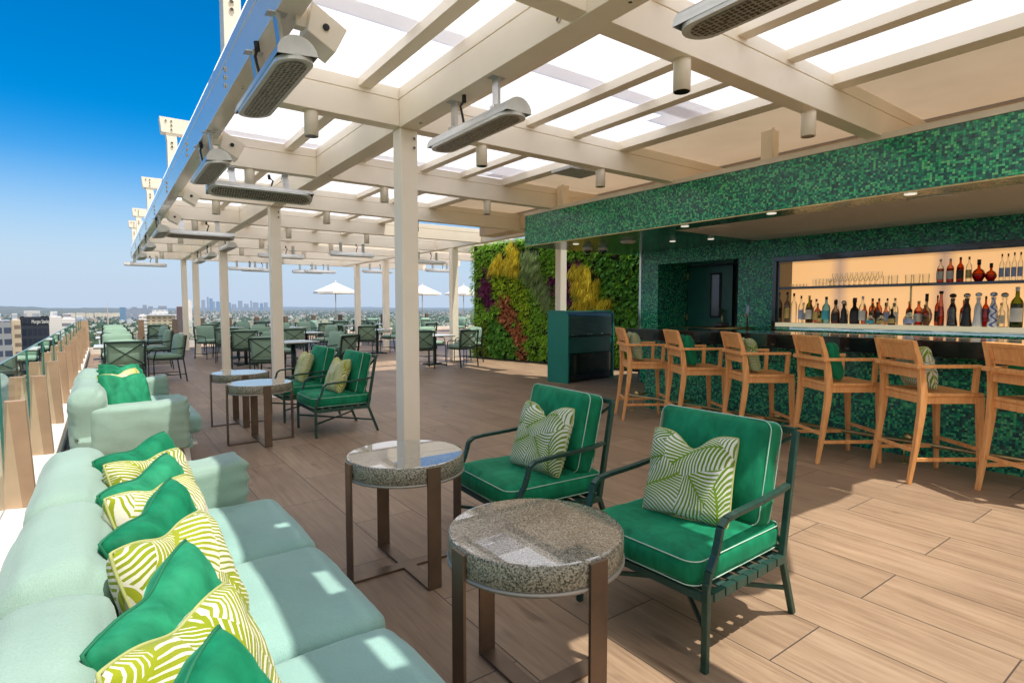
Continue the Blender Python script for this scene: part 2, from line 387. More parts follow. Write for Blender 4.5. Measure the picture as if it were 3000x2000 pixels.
# ------------------------------------------------------------------ mesh builder
class MB:
    def __init__(s): s.v = []; s.f = []; s.mi = []; s.mats = []; s.cur = 0; s.sm = []
    def use(s, m):
        if m not in s.mats: s.mats.append(m)
        s.cur = s.mats.index(m); return s
    def face(s, idx, smooth=False): s.f.append(idx); s.mi.append(s.cur); s.sm.append(smooth)
    def poly(s, pts, smooth=False):
        n = len(s.v); s.v += [tuple(p) for p in pts]; s.face(list(range(n, n + len(pts))), smooth)
    def hexa(s, p):
        """eight corners: bottom four counter-clockwise, top four"""
        n = len(s.v); s.v += [tuple(q) for q in p]
        for q in ((3, 2, 1, 0), (4, 5, 6, 7), (0, 1, 5, 4), (1, 2, 6, 5), (2, 3, 7, 6), (3, 0, 4, 7)):
            s.face([n + i for i in q])
        return s
    def box(s, x0, x1, y0, y1, z0, z1):
        return s.hexa([(x0, y0, z0), (x1, y0, z0), (x1, y1, z0), (x0, y1, z0), (x0, y0, z1), (x1, y0, z1), (x1, y1, z1), (x0, y1, z1)])
    def bar(s, a, b, w, h, w2=None, h2=None, up=(0, 0, 1)):
        a, b = Vector(a), Vector(b); d = (b - a).normalized(); u = Vector(up)
        if abs(d.dot(u)) > .95: u = Vector((0, 1, 0))
        r = d.cross(u).normalized(); u = r.cross(d).normalized()
        w2 = w if w2 is None else w2; h2 = h if h2 is None else h2
        c = []
        for p, ww, hh in ((a, w, h), (b, w2, h2)):
            for i, j in ((-1, -1), (1, -1), (1, 1), (-1, 1)): c.append(p + r * i * ww / 2 + u * j * hh / 2)
        return s.hexa(c)
    def tube(s, pts, r, n=8, closed=False, caps=True):
        pts = [Vector(p) for p in pts]; m = len(pts); rs = r if isinstance(r, (list, tuple)) else [r] * m
        n0 = len(s.v); prev = None
        for i, p in enumerate(pts):
            a = pts[(i - 1) % m] if (i or closed) else p; b = pts[(i + 1) % m] if (i < m - 1 or closed) else p
            d = (b - a).normalized()
            if prev is None:
                q = Vector((0, 0, 1)) if abs(d.z) < .9 else Vector((1, 0, 0)); u = (q - d * q.dot(d)).normalized()
            else: u = (prev - d * prev.dot(d)).normalized()
            prev = u; w = d.cross(u)
            for k in range(n):
                t = 2 * PI * k / n; s.v.append(tuple(p + (u * math.cos(t) + w * math.sin(t)) * rs[i]))
        for i in range(m if closed else m - 1):
            for k in range(n):
                a = n0 + i * n + k; b = n0 + i * n + (k + 1) % n; c = n0 + ((i + 1) % m) * n
                s.face([a, b, c + (k + 1) % n, c + k], True)
        if caps and not closed:
            s.face([n0 + k for k in range(n)][::-1]); s.face([n0 + (m - 1) * n + k for k in range(n)])
        return s
    def lathe(s, prof, n=20, c=(0, 0, 0), smooth=True, cap=True):
        n0 = len(s.v)
        for r, z in prof:
            for k in range(n):
                t = 2 * PI * k / n; s.v.append((c[0] + r * math.cos(t), c[1] + r * math.sin(t), c[2] + z))
        for i in range(len(prof) - 1):
            for k in range(n):
                a = n0 + i * n + k; b = n0 + i * n + (k + 1) % n
                s.face([a, b, b + n, a + n], smooth)
        if cap:
            s.face([n0 + k for k in range(n)][::-1]); e = n0 + (len(prof) - 1) * n; s.face([e + k for k in range(n)])
        return s
    def ball(s, c, r, n=10, sc=(1, 1, 1)):
        prof = [(max(1e-4, r * math.sin(PI * i / n)), -r * math.cos(PI * i / n)) for i in range(n + 1)]
        n0 = len(s.v); s.lathe(prof, n * 2, (0, 0, 0), True, False)
        for i in range(n0, len(s.v)):
            x, y, z = s.v[i]; s.v[i] = (c[0] + x * sc[0], c[1] + y * sc[1], c[2] + z * sc[2])
        return s
    def xform(s, mat, start=0):
        for i in range(start, len(s.v)): s.v[i] = tuple(mat @ Vector(s.v[i]))
        return s
    def build(s, name, mat=None, parent=None, bevel=0., seg=2, loc=None, rotz=0.):
        me = bpy.data.meshes.new(name); me.from_pydata(s.v, [], s.f)
        mats = s.mats or [mat]
        for m in mats: me.materials.append(M[m])
        me.polygons.foreach_set('material_index', s.mi if s.mats else [0] * len(s.f))
        me.polygons.foreach_set('use_smooth', s.sm); me.update()
        if bevel:
            bm = bmesh.new(); bm.from_mesh(me)
            bmesh.ops.recalc_face_normals(bm, faces=bm.faces)
            ed = [e for e in bm.edges if len(e.link_faces) == 2 and e.calc_face_angle(0) > .5]
            bmesh.ops.bevel(bm, geom=ed, offset=bevel, segments=seg, affect='EDGES', profile=.6, clamp_overlap=True)
            bm.to_mesh(me); bm.free()
        o = bpy.data.objects.new(name, me); COL.objects.link(o)
        if parent: o.parent = parent
        if loc: o.location = loc
        if rotz: o.rotation_euler.z = rotz
        return o

def tag(o, label, cat, group=None, kind=None):
    o['label'] = label; o['category'] = cat
    if group: o['group'] = group
    if kind: o['kind'] = kind
    return o
def thing(name, label, cat, loc=(0, 0, 0), rotz=0., group=None):
    o = bpy.data.objects.new(name, None); COL.objects.link(o); o.empty_display_size = .1
    o.location = loc; o.rotation_euler.z = rotz
    return tag(o, label, cat, group)
KIDS = {}
def dup(o, parent=None, **kw):
    c = o.copy(); COL.objects.link(c)
    if parent: c.parent = parent
    for k, v in kw.items():
        if k == 'rotz': c.rotation_euler.z = v
        elif k == 'loc': c.location = v
        else: c[k] = v
    for ch in list(o.children): dup(ch, c)
    return c

def soft_box(mb, hx, hy, hz, r, n=12, bulge=(0, 0, 0), amp=.0, freq=4., seed=0., c=(0, 0, 0)):
    """rounded, slightly bulging cushion block (half sizes hx, hy, hz) centred on c"""
    ts = [(-1 + 2 * i / n) for i in range(n + 1)]; ts = [.55 * t + .45 * math.sin(PI / 2 * t) for t in ts]
    H = Vector((hx, hy, hz)); idx = {}; C = Vector(c)
    def vert(p):
        k = tuple(round(q, 5) for q in p)
        if k in idx: return idx[k]
        q = Vector((p[0] * hx, p[1] * hy, p[2] * hz))
        core = Vector([max(-(H[i] - r), min(H[i] - r, q[i])) for i in range(3)])
        d = q - core; d = d.normalized() if d.length > 1e-6 else Vector((0, 0, 1))
        pos = core + d * r
        for a in range(3):
            u, v = p[(a + 1) % 3], p[(a + 2) % 3]
            pos[a] += bulge[a] * p[a] * max(0, (1 - u * u)) * max(0, (1 - v * v))
        if amp:
            s = Vector((seed * 3.1, seed * 1.7, seed))
            pos += d * amp * noise.noise(pos * freq + s) + d * amp * .5 * noise.noise(pos * freq * 2.7 + s)
        mb.v.append(tuple(pos + C)); idx[k] = len(mb.v) - 1
        return idx[k]
    for a in range(3):
        for sg in (-1, 1):
            for i in range(n):
                for j in range(n):
                    q = []
                    for (u, v) in ((ts[i], ts[j]), (ts[i + 1], ts[j]), (ts[i + 1], ts[j + 1]), (ts[i], ts[j + 1])):
                        p = [0, 0, 0]; p[a] = sg; p[(a + 1) % 3] = u; p[(a + 2) % 3] = v; q.append(vert(p))
                    mb.face(q if sg > 0 else q[::-1], True)
    return mb

def pillow_mesh(w, h, t, dent=.05, seed=1., n=28, front=None, back=None):
    """scatter pillow standing in its XZ plane, front towards -Y, centre at the origin"""
    mb = MB(); ids = {}
    for side, m in ((-1, front), (1, back or front)):
        mb.use(m)
        for i in range(n + 1):
            for j in range(n + 1):
                u = -1 + 2 * i / n; v = -1 + 2 * j / n
                x = w / 2 * u * (1 - .065 * (1 - v * v) * abs(u) ** 2) * (1 - .05 * (u * v) ** 4); z = h / 2 * v * (1 - .065 * (1 - u * u) * abs(v) ** 2) * (1 - .05 * (u * v) ** 4)
                prof = (max(0, 1 - u ** 4) * max(0, 1 - v ** 4)) ** .50
                dd = dent * math.exp(-(u / .34) ** 2) * max(0, (v + .35) / 1.35) ** 2
                z -= dd
                th = t / 2 * prof * (1 - .45 * math.exp(-(u / .3) ** 2) * max(0, v) ** 1.5)
                wr = .011 * noise.noise(Vector((u * 1.7 + seed, v * 1.7, seed * 2 + side))) + .011 * (.3 + max(abs(u), abs(v)) ** 2) * noise.noise(Vector(((u + v) * 2.0 + seed, (u - v) * 6.5, side + seed)))
                y = side * (th + wr * prof) + .012 * noise.noise(Vector((u * 1.2, v * 1.2, seed * 5)))
                edge = i in (0, n) or j in (0, n)
                k = (i, j) if edge else (i, j, side)
                if k not in ids: mb.v.append((x, y, z)); ids[k] = len(mb.v) - 1
        def q(i, j): return ids[(i, j)] if (i in (0, n) or j in (0, n)) else ids[(i, j, side)]
        for i in range(n):
            for j in range(n):
                f = [q(i, j), q(i + 1, j), q(i + 1, j + 1), q(i, j + 1)]
                mb.face(f if side < 0 else f[::-1], True)
    return mb
def pillow(label, loc, yaw, lean, w=.45, h=.45, t=.17, dent=.05, front='emerald_velvet', back=None, seed=1., roll=0., group=None):
    pm = pillow_mesh(w, h, t, dent, seed, front=front, back=back); N = 28
    o = pm.build('scatter_pillow')
    B = [(i, 0) for i in range(N)] + [(N, j) for j in range(N)] + [(N - i, N) for i in range(N)] + [(0, N - j) for j in range(N)]
    first_side = {}
    k = 0
    for i in range(N + 1):
        for j in range(N + 1): first_side[(i, j)] = k; k += 1
    MB().tube([pm.v[first_side[q]] for q in B], .0045, 6, True).build('edge_piping', 'piping_lime' if 'palm' in front else 'piping_green', o)
    o.matrix_world = Matrix.Translation(loc) @ Matrix.Rotation(yaw, 4, 'Z') @ Matrix.Rotation(lean, 4, 'X') @ Matrix.Rotation(roll, 4, 'Y')
    return tag(o, label, 'pillow', group)

# ------------------------------------------------------------------ setting: deck, ground, hills
FIN_LINE = [(-.45, 21.6), (1.0, 22.1), (2.04, 22.93), (3.0, 23.98), (4.05, 24.7), (5.28, 25.7), (6.92, 27.54), (8.74, 29.39), (10.53, 30.58), (13.6, 32.0), (16.95, 32.79), (22., 33.2)]
mb = MB(); mb.poly([(-.36, -7, 0), (22, -7, 0), (22, 33.0, 0)] + [(x, y - .1, 0) for x, y in FIN_LINE[::-1][1:-1]] + [(-.36, 21.5, 0)])
o = mb.build('deck_floor', 'deck_tile'); o['kind'] = 'structure'
GZ = -62.
mb = MB(); R_ = 60000
mb.poly([(-R_, -R_, GZ), (R_, -R_, GZ), (R_, R_, GZ), (-R_, R_, GZ)])
o = mb.build('ground', 'city_ground'); o['kind'] = 'structure'
def polar(az, d): return d * math.sin(rad(az)), d * math.cos(rad(az))
mb = MB()
for (a0, a1, dist, hh, sd) in ((-14, 8, 9000, 128, 1.), (-12, 3, 6500, 72, 4.), (6, 40, 30000, 150, 8.)):
    NA = 60; base = len(mb.v)
    for i in range(NA + 1):
        az = a0 + (a1 - a0) * i / NA; t = i / NA
        env = (1 - t) ** .8 if dist < 20000 else .35 + .3 * math.sin(t * 5)
        for j in range(7):
            v = j / 6.; d = dist + (v - .0) * dist * .3
            z = GZ + hh * math.sin(v * PI / 2) * max(.05, env) * (.75 + .55 * noise.noise(Vector((az * .35 + sd, v * 1.3, sd))) + .2 * noise.noise(Vector((az * 1.3, v * 3, sd))))
            mb.v.append((*polar(az, d), z))
    for i in range(NA):
        for j in range(6):
            a = base + i * 7 + j; mb.face([a, a + 7, a + 8, a + 1], True)
o = mb.build('hills', 'hill'); o['kind'] = 'structure'

# ------------------------------------------------------------------ glass balustrade along the deck edge
bal = thing('glass_balustrade', 'glass balustrade with tapered wooden fins on a white stone curb beside the sofas', 'balustrade', (-.45, 8, 0))
def bpart(mb, name, mat=None, **k):
    o = mb.build(name, mat, bal, **k); o.location = (.45, -8, 0); return o
mb = MB(); mb.box(-.95, -.36, -6, 21.6, -.3, .20); bpart(mb, 'curb', 'curb_stone', bevel=.008)
mb = MB().use('black_metal'); mb.box(-.358, -.345, -6, 21.4, .0, .10); bpart(mb, 'drip_strip')
y = -1.66
while y < 21.5:
    mb = MB()
    # front quad split by a crease: narrow facet coloured lighter as if sky-lit, broad face darker
    TL, TR, BL, BR = (-.505, .86), (-.405, .86), (-.53, .202), (-.375, .202)
    cr_t, cr_b = (-.485, .86), (-.44, .202)
    f0, b0 = y - .03, y + .05
    V = lambda p, yy: (p[0], yy, p[1])
    mb.use('fin_lit'); mb.poly([V(BL, f0 + .035), V(cr_b, f0), V(cr_t, f0), V(TL, f0 + .035)])
    mb.use('fin_wood'); mb.poly([V(cr_b, f0), V(BR, f0 + .004), V(TR, f0 + .004), V(cr_t, f0)])
    mb.poly([V(BR, f0 + .004), V(BR, b0), V(TR, b0), V(TR, f0 + .004)]); mb.poly([V(BL, b0), V(BL, f0 + .035), V(TL, f0 + .035), V(TL, b0)])
    mb.poly([V(BR, b0), V(BL, b0), V(TL, b0), V(TR, b0)]); mb.poly([V(TL, f0 + .035), V(cr_t, f0), V(TR, f0 + .004), V(TR, b0), V(TL, b0)])
    bpart(mb, 'fin')
    p = MB().use('rail_glass'); p.poly([(-.52, y + .012, .22), (-.52, y + 1.538, .22), (-.52, y + 1.538, 1.08), (-.52, y + .012, 1.08)])
    p.use('glass_edge'); p.box(-.527, -.513, y + .012, y + 1.538, 1.08, 1.085); p.box(-.527, -.513, y + .004, y + .012, .21, 1.085)
    bpart(p, 'glass_pane')
    y += 1.55
# far terrace balustrade
fb = thing('glass_balustrade', 'curving glass balustrade with upright fins coloured as in shade at the far end of the terrace', 'balustrade', (6, 26, 0))
def fpart(mb, name, mat=None): o = mb.build(name, mat, fb); o.location = (-6, -26, 0)
for (a, b) in zip(FIN_LINE[:-1], FIN_LINE[1:]):
    mb = MB(); mb.bar((*a, .1), (*b, .1), .3, .2); fpart(mb, 'curb', 'curb_stone')
    p = MB().use('rail_glass'); p.poly([(*a, .2), (*b, .2), (*b, .96), (*a, .96)]); fpart(p, 'glass_pane')
for i, (x, yy) in enumerate(FIN_LINE):
    mb = MB(); d = .5
    mb.hexa([(x - .1, yy - .22, .0), (x + .1, yy - .22, .0), (x + .1, yy + .12, .0), (x - .1, yy + .12, .0), (x - .08, yy - .1, 1.02), (x + .08, yy - .1, 1.02), (x + .08, yy + .05, 1.02), (x - .08, yy + .05, 1.02)])
    fpart(mb, 'fin', 'fin_wood' if i < 2 else 'fin_shaded')

# ------------------------------------------------------------------ pergola
pg = thing('pergola', 'cream steel pergola with white fabric roof over the whole terrace', 'pergola', (2.25, 4.72, 0))
def gp(mb, name, mat='pergola_paint', bevel=.006, **k):
    o = mb.build(name, None if mb.mats else mat, pg, bevel=bevel, **k); o.location = (-2.25, -4.72, 0); return o
BZ, TZ = 3.0, 3.34
def bolts(mb, x, y, zs, ax, r=.02):
    """round bolt heads proud of a face whose normal is ax"""
    mb.use('bolt_steel'); n = Vector(ax)
    for z in zs: mb.tube([Vector((x, y, z)) - n * .002, Vector((x, y, z)) + n * .012], r, 8)
    mb.use('pergola_paint')
COLY = [4.72, 9.48, 14.2, 18.9, 21.75]
for yy in [-.05] + COLY:
    mb = MB().use('pergola_paint'); mb.box(2.165, 2.325, yy - .08, yy + .08, .012, BZ - .002)
    mb.box(2.125, 2.365, yy - .12, yy + .12, .0, .012)
    bolts(mb, 2.29, yy - .08, (2.84, 2.92), (0, -1, 0)); gp(mb, 'column', bevel=.008)
for (x, yy) in ((7.65, 13.2), (7.72, 17.85), (7.7, 20.4)):
    mb = MB(); mb.box(x - .09, x + .09, yy - .09, yy + .09, 0, BZ - .002); gp(mb, 'column')
mb = MB(); mb.box(7.33, 7.49, 8.47, 8.63, 0, 3.0); gp(mb, 'column')
CROSS = [2.36, 4.72, 7.08, 9.44, 11.8, 14.16, 16.52, 18.9, 21.75]
# long beams: outer edge beam and beam over the columns, each with a lower flange line
mb = MB().use('pergola_gloss'); mb.box(.80, .93, -3, 21.85, BZ, 3.235); mb.box(.806, .924, -3, 21.85, 3.235, 3.246); mb.box(.80, .93, -3, 21.85, 3.246, TZ)
for yy in CROSS: bolts(mb, .80, yy, (3.07, 3.13, 3.19), (-1, 0, 0), .02)
for yy in CROSS: bolts(mb, .865, yy - .25, (BZ,), (0, 0, -1), .013)
gp(mb, 'edge_beam', bevel=.004)
mb = MB().use('pergola_paint'); mb.box(2.16, 2.33, -3, 21.85, BZ, 3.235); mb.box(2.167, 2.323, -3, 21.85, 3.235, 3.246); mb.box(2.16, 2.33, -3, 21.85, 3.246, TZ)
for yy in CROSS: bolts(mb, 2.16, yy + .16, (3.06, 3.13, 3.20), (-1, 0, 0), .018)
for yy in CROSS: bolts(mb, 2.245, yy - .3, (BZ,), (0, 0, -1), .016)
for yy in (2.36, 4.72): bolts(mb, 2.33, yy - .18, (3.06, 3.13, 3.20), (1, 0, 0), .018)
gp(mb, 'column_beam', bevel=.004)
for i, yy in enumerate(CROSS):
    xe = 6.98 if yy < 9 else 7.85 if yy < 12.5 else 11.2
    for (xa, xb) in ((.932, 2.158), (2.332, xe)):
        mb = MB(); mb.box(xa, xb, yy - .07, yy + .07, BZ + .01, 3.225); mb.box(xa, xb, yy - .063, yy + .063, 3.225, 3.236); mb.box(xa, xb, yy - .07, yy + .07, 3.236, TZ - .004)
        gp(mb, 'cross_beam', bevel=.004)
mb = MB(); mb.box(7.6, 7.78, 9.52, 21.68, BZ + .02, TZ - .03); gp(mb, 'column_beam', bevel=.004)
# rafters under the fabric
for x in (1.85, 2.73, 3.61, 4.25, 5.0):
    mb = MB(); w = .055 if x < 4.5 else .085
    mb.box(x - w, x + w, .9 if x < 4.5 else .98, 21.7, 3.27 + (0 if x < 4.5 else -.02), 3.346); gp(mb, 'rafter', bevel=.003)
# fabric roof, one sheet per bay; first bay's unseen end is curved and slotted to shape sun patches
SLOT = [(-2.9, .40), (.58, .90), (1.10, 1.62), (1.68, 2.36)]
EDGE = [(1.03, -2.6), (1.45, -1.2), (1.75, .12), (2.0, .60), (2.33, .58), (2.52, .56), (2.75, .48), (3.05, .34), (3.4, .36), (3.75, .58), (4.05, .78), (4.4, .78), (4.76, .75), (5.07, .76)]
for i in range(len(CROSS)):
    mb = MB()
    if i == 0:
        for (ya, yb) in SLOT: mb.poly([(.93, ya, 3.352), (1.029, ya, 3.352), (1.029, yb, 3.352), (.93, yb, 3.352)])
        for (a, b) in zip(EDGE[:-1], EDGE[1:]):
            mb.poly([(a[0], a[1], 3.352), (b[0], b[1], 3.352), (b[0], CROSS[0], 3.352), (a[0], CROSS[0], 3.352)])
    else:
        mb.poly([(.80, CROSS[i - 1] + .002, 3.352), (5.07, CROSS[i - 1] + .002, 3.352), (5.07, CROSS[i], 3.352), (.80, CROSS[i], 3.352)])
    gp(mb, 'fabric_panel', 'roof_fabric', bevel=0)
mb = MB()
for (ya, yb) in ((12.95, 16.4), (16.6, 21.75)):
    mb.poly([(5.09, ya, 3.352), (11.1, ya, 3.352), (11.1, yb, 3.352), (5.09, yb, 3.352)])
gp(mb, 'fabric_panel', 'roof_fabric', bevel=0)
for i, yy in enumerate((3.63, 6.95, 8.35, 10.6, 12.95, 15.3)):  # extra fabric strips imitate the shadow bands of beams above
    mb = MB(); mb.poly([(.85, yy - .10, 3.364), (5.05, yy - .10, 3.364), (5.05, yy + .10, 3.364), (.85, yy + .10, 3.364)]); gp(mb, 'shadow_band', 'roof_fabric_shadow', bevel=0)
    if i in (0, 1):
        mb = MB(); mb.poly([(4.33, yy - .25 - .3 * i, 3.372), (5.04, yy - .25 - .3 * i, 3.372), (5.04, yy + .36 - .3 * i, 3.372), (4.62, yy + .36 - .3 * i, 3.372), (4.62, yy + .16 - .3 * i, 3.372), (4.33, yy + .16 - .3 * i, 3.372)]); gp(mb, 'shadow_patch', 'roof_fabric_shadow', bevel=0)  # extra fabric layer imitates shadows of rooftop equipment
# upper posts with T-shaped caps that carry the roof, seen above the edge beam
for yy in COLY + [23.0]:
    mb = MB().use('pergola_paint'); yy = yy + .45 if yy < 22 else yy
    if yy < 22.5:
        mb.box(.86, .99, yy - .085, yy + .085, TZ, 3.90)
        mb.hexa([(.86, yy - .075, 3.90), (.99, yy - .075, 3.90), (.99, yy + .075, 3.90), (.86, yy + .075, 3.90), (.84, yy - .075, 4.02), (.98, yy - .075, 4.02), (.98, yy + .075, 4.02), (.84, yy + .075, 4.02)])
        mb.hexa([(.79, yy - .09, 4.0), (2.3, yy - .09, 4.0), (2.3, yy + .09, 4.0), (.79, yy + .09, 4.0), (.77, yy - .09, 4.22), (2.3, yy - .09, 4.22), (2.3, yy + .09, 4.22), (.77, yy + .09, 4.22)])
        bolts(mb, .92, yy - .09, (4.05, 4.11, 4.17), (0, -1, 0), .017); bolts(mb, .92, yy - .085, (3.80, 3.86), (0, -1, 0), .02); bolts(mb, .85, yy - .09, (4.17,), (0, -1, 0), .017)
        gp(mb, 'roof_post', bevel=.004)

# ------------------------------------------------------------------ ceiling fittings hung from the pergola
def heater_proto():
    t = thing('patio_heater', '', 'heater')
    L, n = 1.16, 10
    mb = MB(); prof = [(.115 * math.cos(PI * k / n), .115 * math.sin(PI * k / n) * .95) for k in range(n + 1)]
    n0 = len(mb.v)
    for x in (-L / 2, L / 2):
        for (yy, z) in prof: mb.v.append((x, yy, z))
    for k in range(n): mb.face([n0 + k, n0 + k + 1, n0 + n + 2 + k, n0 + n + 1 + k], True)
    mb.face([n0 + k for k in range(n + 1)]); mb.face([n0 + n + 1 + k for k in range(n + 1)][::-1])
    mb.build('housing', 'heater_grey', t)
    mb = MB(); m = 12
    pts = [(-L / 2 + .10 - .10 * math.sin(PI * k / m), -.112 * math.cos(PI * k / m)) for k in range(m + 1)] + [(L / 2 - .10 + .10 * math.sin(PI * k / m), .112 * math.cos(PI * k / m)) for k in range(m + 1)]
    mb.poly([(x, yy, -.022) for x, yy in pts][::-1]); N = len(pts)
    for k in range(N):
        a, b = pts[k], pts[(k + 1) % N]; mb.poly([(*a, -.022), (*b, -.022), (*b, .004), (*a, .004)])
    mb.build('rim', 'heater_grey', t)
    mb = MB(); mb.poly([(x * .93, yy * .72, -.026) for x, yy in pts][::-1]); mb.build('grille', 'heater_grille', t)
    for x in (-.30, .30):
        mb = MB(); mb.box(x - .036, x + .036, -.012, .012, .10, .335); mb.box(x - .036, x + .036, -.06, .06, .335, .342); mb.box(x - .03, x + .03, -.045, .045, .095, .125)
        mb.build('bracket', 'galv_steel', t)
    mb = MB(); mb.tube([(.12, .02, .09), (.13, .03, .17), (.16, .03, .26), (.13, .02, .29), (.12, .02, .34)], .010, 6)
    mb.tube([(.12, .02, .28), (.12, .02, .34)], .018, 8); mb.build('cable', 'black_matte', t)
    return t
H0 = heater_proto(); first = [True]
def heater(label, x, y, z=2.70, along='y', tilt=0., group='strip heaters under the pergola'):
    if first[0]: o = H0; first[0] = False; o['label'] = label
    else: o = dup(H0, label=label)
    o['group'] = group; o.location = (x, y, z); o.scale = (.95, .88, .88)
    o.rotation_euler = Euler((tilt, 0, PI / 2 if along == 'y' else 0), 'XYZ'); return o
heater('grey strip heater hung beneath the column beam in front of the nearest column', 2.245, 3.56)
heater('largest grey heater hanging at the top edge of the picture over the armchairs', 2.245, 1.16)
heater('tilted grey heater hung from the roof edge beam against the blue sky, nearest one', .845, 3.55, tilt=-.12)
heater('second tilted heater along the roof edge beam, beyond the nearest one', .865, 6.05, tilt=-.12)
heater('grey strip heater crosswise beneath the cross beam, in front of the second column', 1.50, 6.86, along='x', tilt=-.5)
heater('grey strip heater crosswise above the third column, in shade', 1.47, 11.55, along='x', tilt=-.3)
for i, yy in enumerate((11.6, 14.6, 17.5)): heater('small distant heater along the roof edge beam against the sky', .865, yy, tilt=-.12, group='distant heaters on the roof edge beam')
heater('last heater hanging below the far corner of the roof edge', 1.12, 20.6, along='x')
for yy in (13.6, 16.2, 18.0): heater('distant heater end-on beneath the column beam', 2.245, yy, group='distant heaters on the column beam')
heater('dark strip heater crosswise behind the nearest column, left of it', 5.05, 13.7, along='x')
for (x, yy) in ((3.75, 15.2), (4.0, 20.9), (4.5, 21.4), (6.2, 21.4), (6.5, 20.9), (9.75, 17.8), (8.2, 19.7), (7.6, 14.6)):
    heater('pale distant heater hanging crosswise at the far end of the pergola', x, yy, along='x', group='distant heaters at the far end')

def downlight_proto():
    t = thing('downlight', '', 'ceiling light')
    mb = MB(); mb.lathe([(.055, 0), (.055, .17), (.0555, .174), (.0555, .2)], 24); mb.build('can', 'pergola_paint', t)
    mb = MB(); mb.lathe([(.050, -.002), (.049, .0)], 24); mb.build('lens', 'dark_glass', t)
    return t
D0 = downlight_proto(); used = [False]
XN = {1.42: 'between the edge beam and the column beam', 3.06: 'just right of the column beam', 4.68: 'near the bar roof'}
ON = ['first', 'second', 'third', 'fourth', 'fifth', 'sixth', 'seventh', 'eighth']
for i, yy in enumerate(CROSS[:8]):
    for x in (1.42, 3.06, 4.68):
        if i == 0 and x < 2: continue
        lab = f'cream cylinder downlight under the {ON[i]} cross beam, {XN[x]}'
        loc = (x, yy, BZ + .01 - .2)
        if not used[0]: used[0] = True; D0.location = loc; D0['label'] = lab; D0['group'] = 'cylinder downlights'
        else: dup(D0, label=lab, loc=loc)
# floodlight boxes on the edge beam
for k, (yy, lab) in enumerate(((3.25, 'cream angled floodlight box behind the nearest tilted heater'), (6.0, 'cream angled floodlight box behind the second tilted heater'), (9.0, 'cream angled floodlight box on the edge beam past both tilted heaters'), (11.2, 'small cream floodlight box farthest along the edge beam'))):
    t = thing('floodlight', lab, 'floodlight', (.99, yy, 2.93), group='floodlight boxes on the edge beam')
    mb = MB(); mb.hexa([(-.05, -.09, -.02), (.10, -.09, -.10), (.10, .09, -.10), (-.05, .09, -.02), (-.02, -.09, .14), (.17, -.09, .04), (.17, .09, .04), (-.02, .09, .14)]); mb.build('housing', 'pergola_paint', t, bevel=.006)
    mb = MB(); mb.tube([(.05, -.092, .02), (.05, -.10, .02)], .018, 12); mb.build('socket', 'black_matte', t)
    mb = MB(); mb.box(-.09, -.03, -.03, .03, .02, .12); mb.build('bracket', 'pergola_paint', t)
def dome_camera(loc, lab, cat='camera'):
    t = thing('security_camera', lab, cat, loc)
    mb = MB(); mb.lathe([(.085, 0), (.085, -.05), (.075, -.06)][::-1], 20); mb.build('base', 'white_plastic', t)
    mb = MB(); mb.ball((0, 0, -.065), .06, 8, (1, 1, 1)); mb.build('lens_dome', 'dark_glass', t)
dome_camera((6.98, 6.96, 2.465), 'dome security camera on the bar soffit, nearer the doorway')
dome_camera((6.77, 7.12, 2.465), 'dome security camera on the bar soffit, nearer the white column')
t = thing('security_camera', 'black round camera on the cross beam behind the second column', 'camera', (3.3, 13.95, 3.12))
mb = MB(); mb.ball((0, 0, 0), .09, 8); mb.build('lens_dome', 'black_gloss', t)
mb = MB(); mb.lathe([(.10, 0), (.10, .04)], 16); mb.xform(Matrix.Rotation(PI / 2, 4, 'X')); mb.v = [(x, y + .08, z) for x, y, z in mb.v]; mb.build('base', 'white_plastic', t)

# ------------------------------------------------------------------ bar pavilion
bp = thing('bar_pavilion', 'bar building clad in green mosaic with deep canopy, recessed doorway and lit shelf niche', 'bar', (7, 3, 0))
def bb(mb, name, mat=None, parent=None, **k):
    o = mb.build(name, mat, parent or bp, **k)
    if parent is None: o.location = (-7, -3, 0)
    return o
Y0 = -3.0
mb = MB(); mb.box(5.9, 6.05, Y0, 7.75, 2.468, 2.975); mb.box(6.05, 8.6, 7.60, 7.75, 2.468, 2.975); bb(mb, 'fascia', 'green_mosaic')
mb = MB(); mb.box(5.885, 6.25, Y0, 7.765, 2.976, 3.035); mb.box(6.25, 8.6, 7.45, 7.765, 2.976, 3.035); bb(mb, 'coping', 'cream_marble', bevel=.004)
mb = MB(); mb.box(5.893, 5.899, Y0, 7.756, 2.460, 2.472); bb(mb, 'trim', 'brass')
mb = MB(); mb.box(6.05, 8.6, Y0, 7.60, 2.90, 2.97); bb(mb, 'roof_slab', 'tan_stucco')
# soffit: dark glossy border, paler ceiling field
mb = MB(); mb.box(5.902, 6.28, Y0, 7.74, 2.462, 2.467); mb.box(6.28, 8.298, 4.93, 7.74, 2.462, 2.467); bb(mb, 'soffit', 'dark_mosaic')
mb = MB(); mb.box(6.28, 8.298, Y0, 4.928, 2.466, 2.49); bb(mb, 'ceiling_panel', 'ceiling_cream')
for (x, yy, r) in ((6.44, 2.05, .19), (6.50, 4.45, .19)):
    mb = MB(); mb.lathe([(r, -.012), (r, .0)], 28, (x, yy, 2.465)); bb(mb, 'round_panel', 'ceiling_cream')
for (x, yy, r, m) in ((6.0, 3.4, .05, 'lit_diffuser'), (6.0, 2.08, .05, 'lit_diffuser'), (6.05, 4.58, .05, 'lit_diffuser'), (7.27, 5.73, .045, 'lit_diffuser'), (7.5, 5.2, .045, 'lit_diffuser'), (6.3, 6.9, .05, 'lit_diffuser')):
    mb = MB(); mb.lathe([(r, -.006), (r, .0)], 20, (x, yy, 2.461)); bb(mb, 'recessed_light', m)
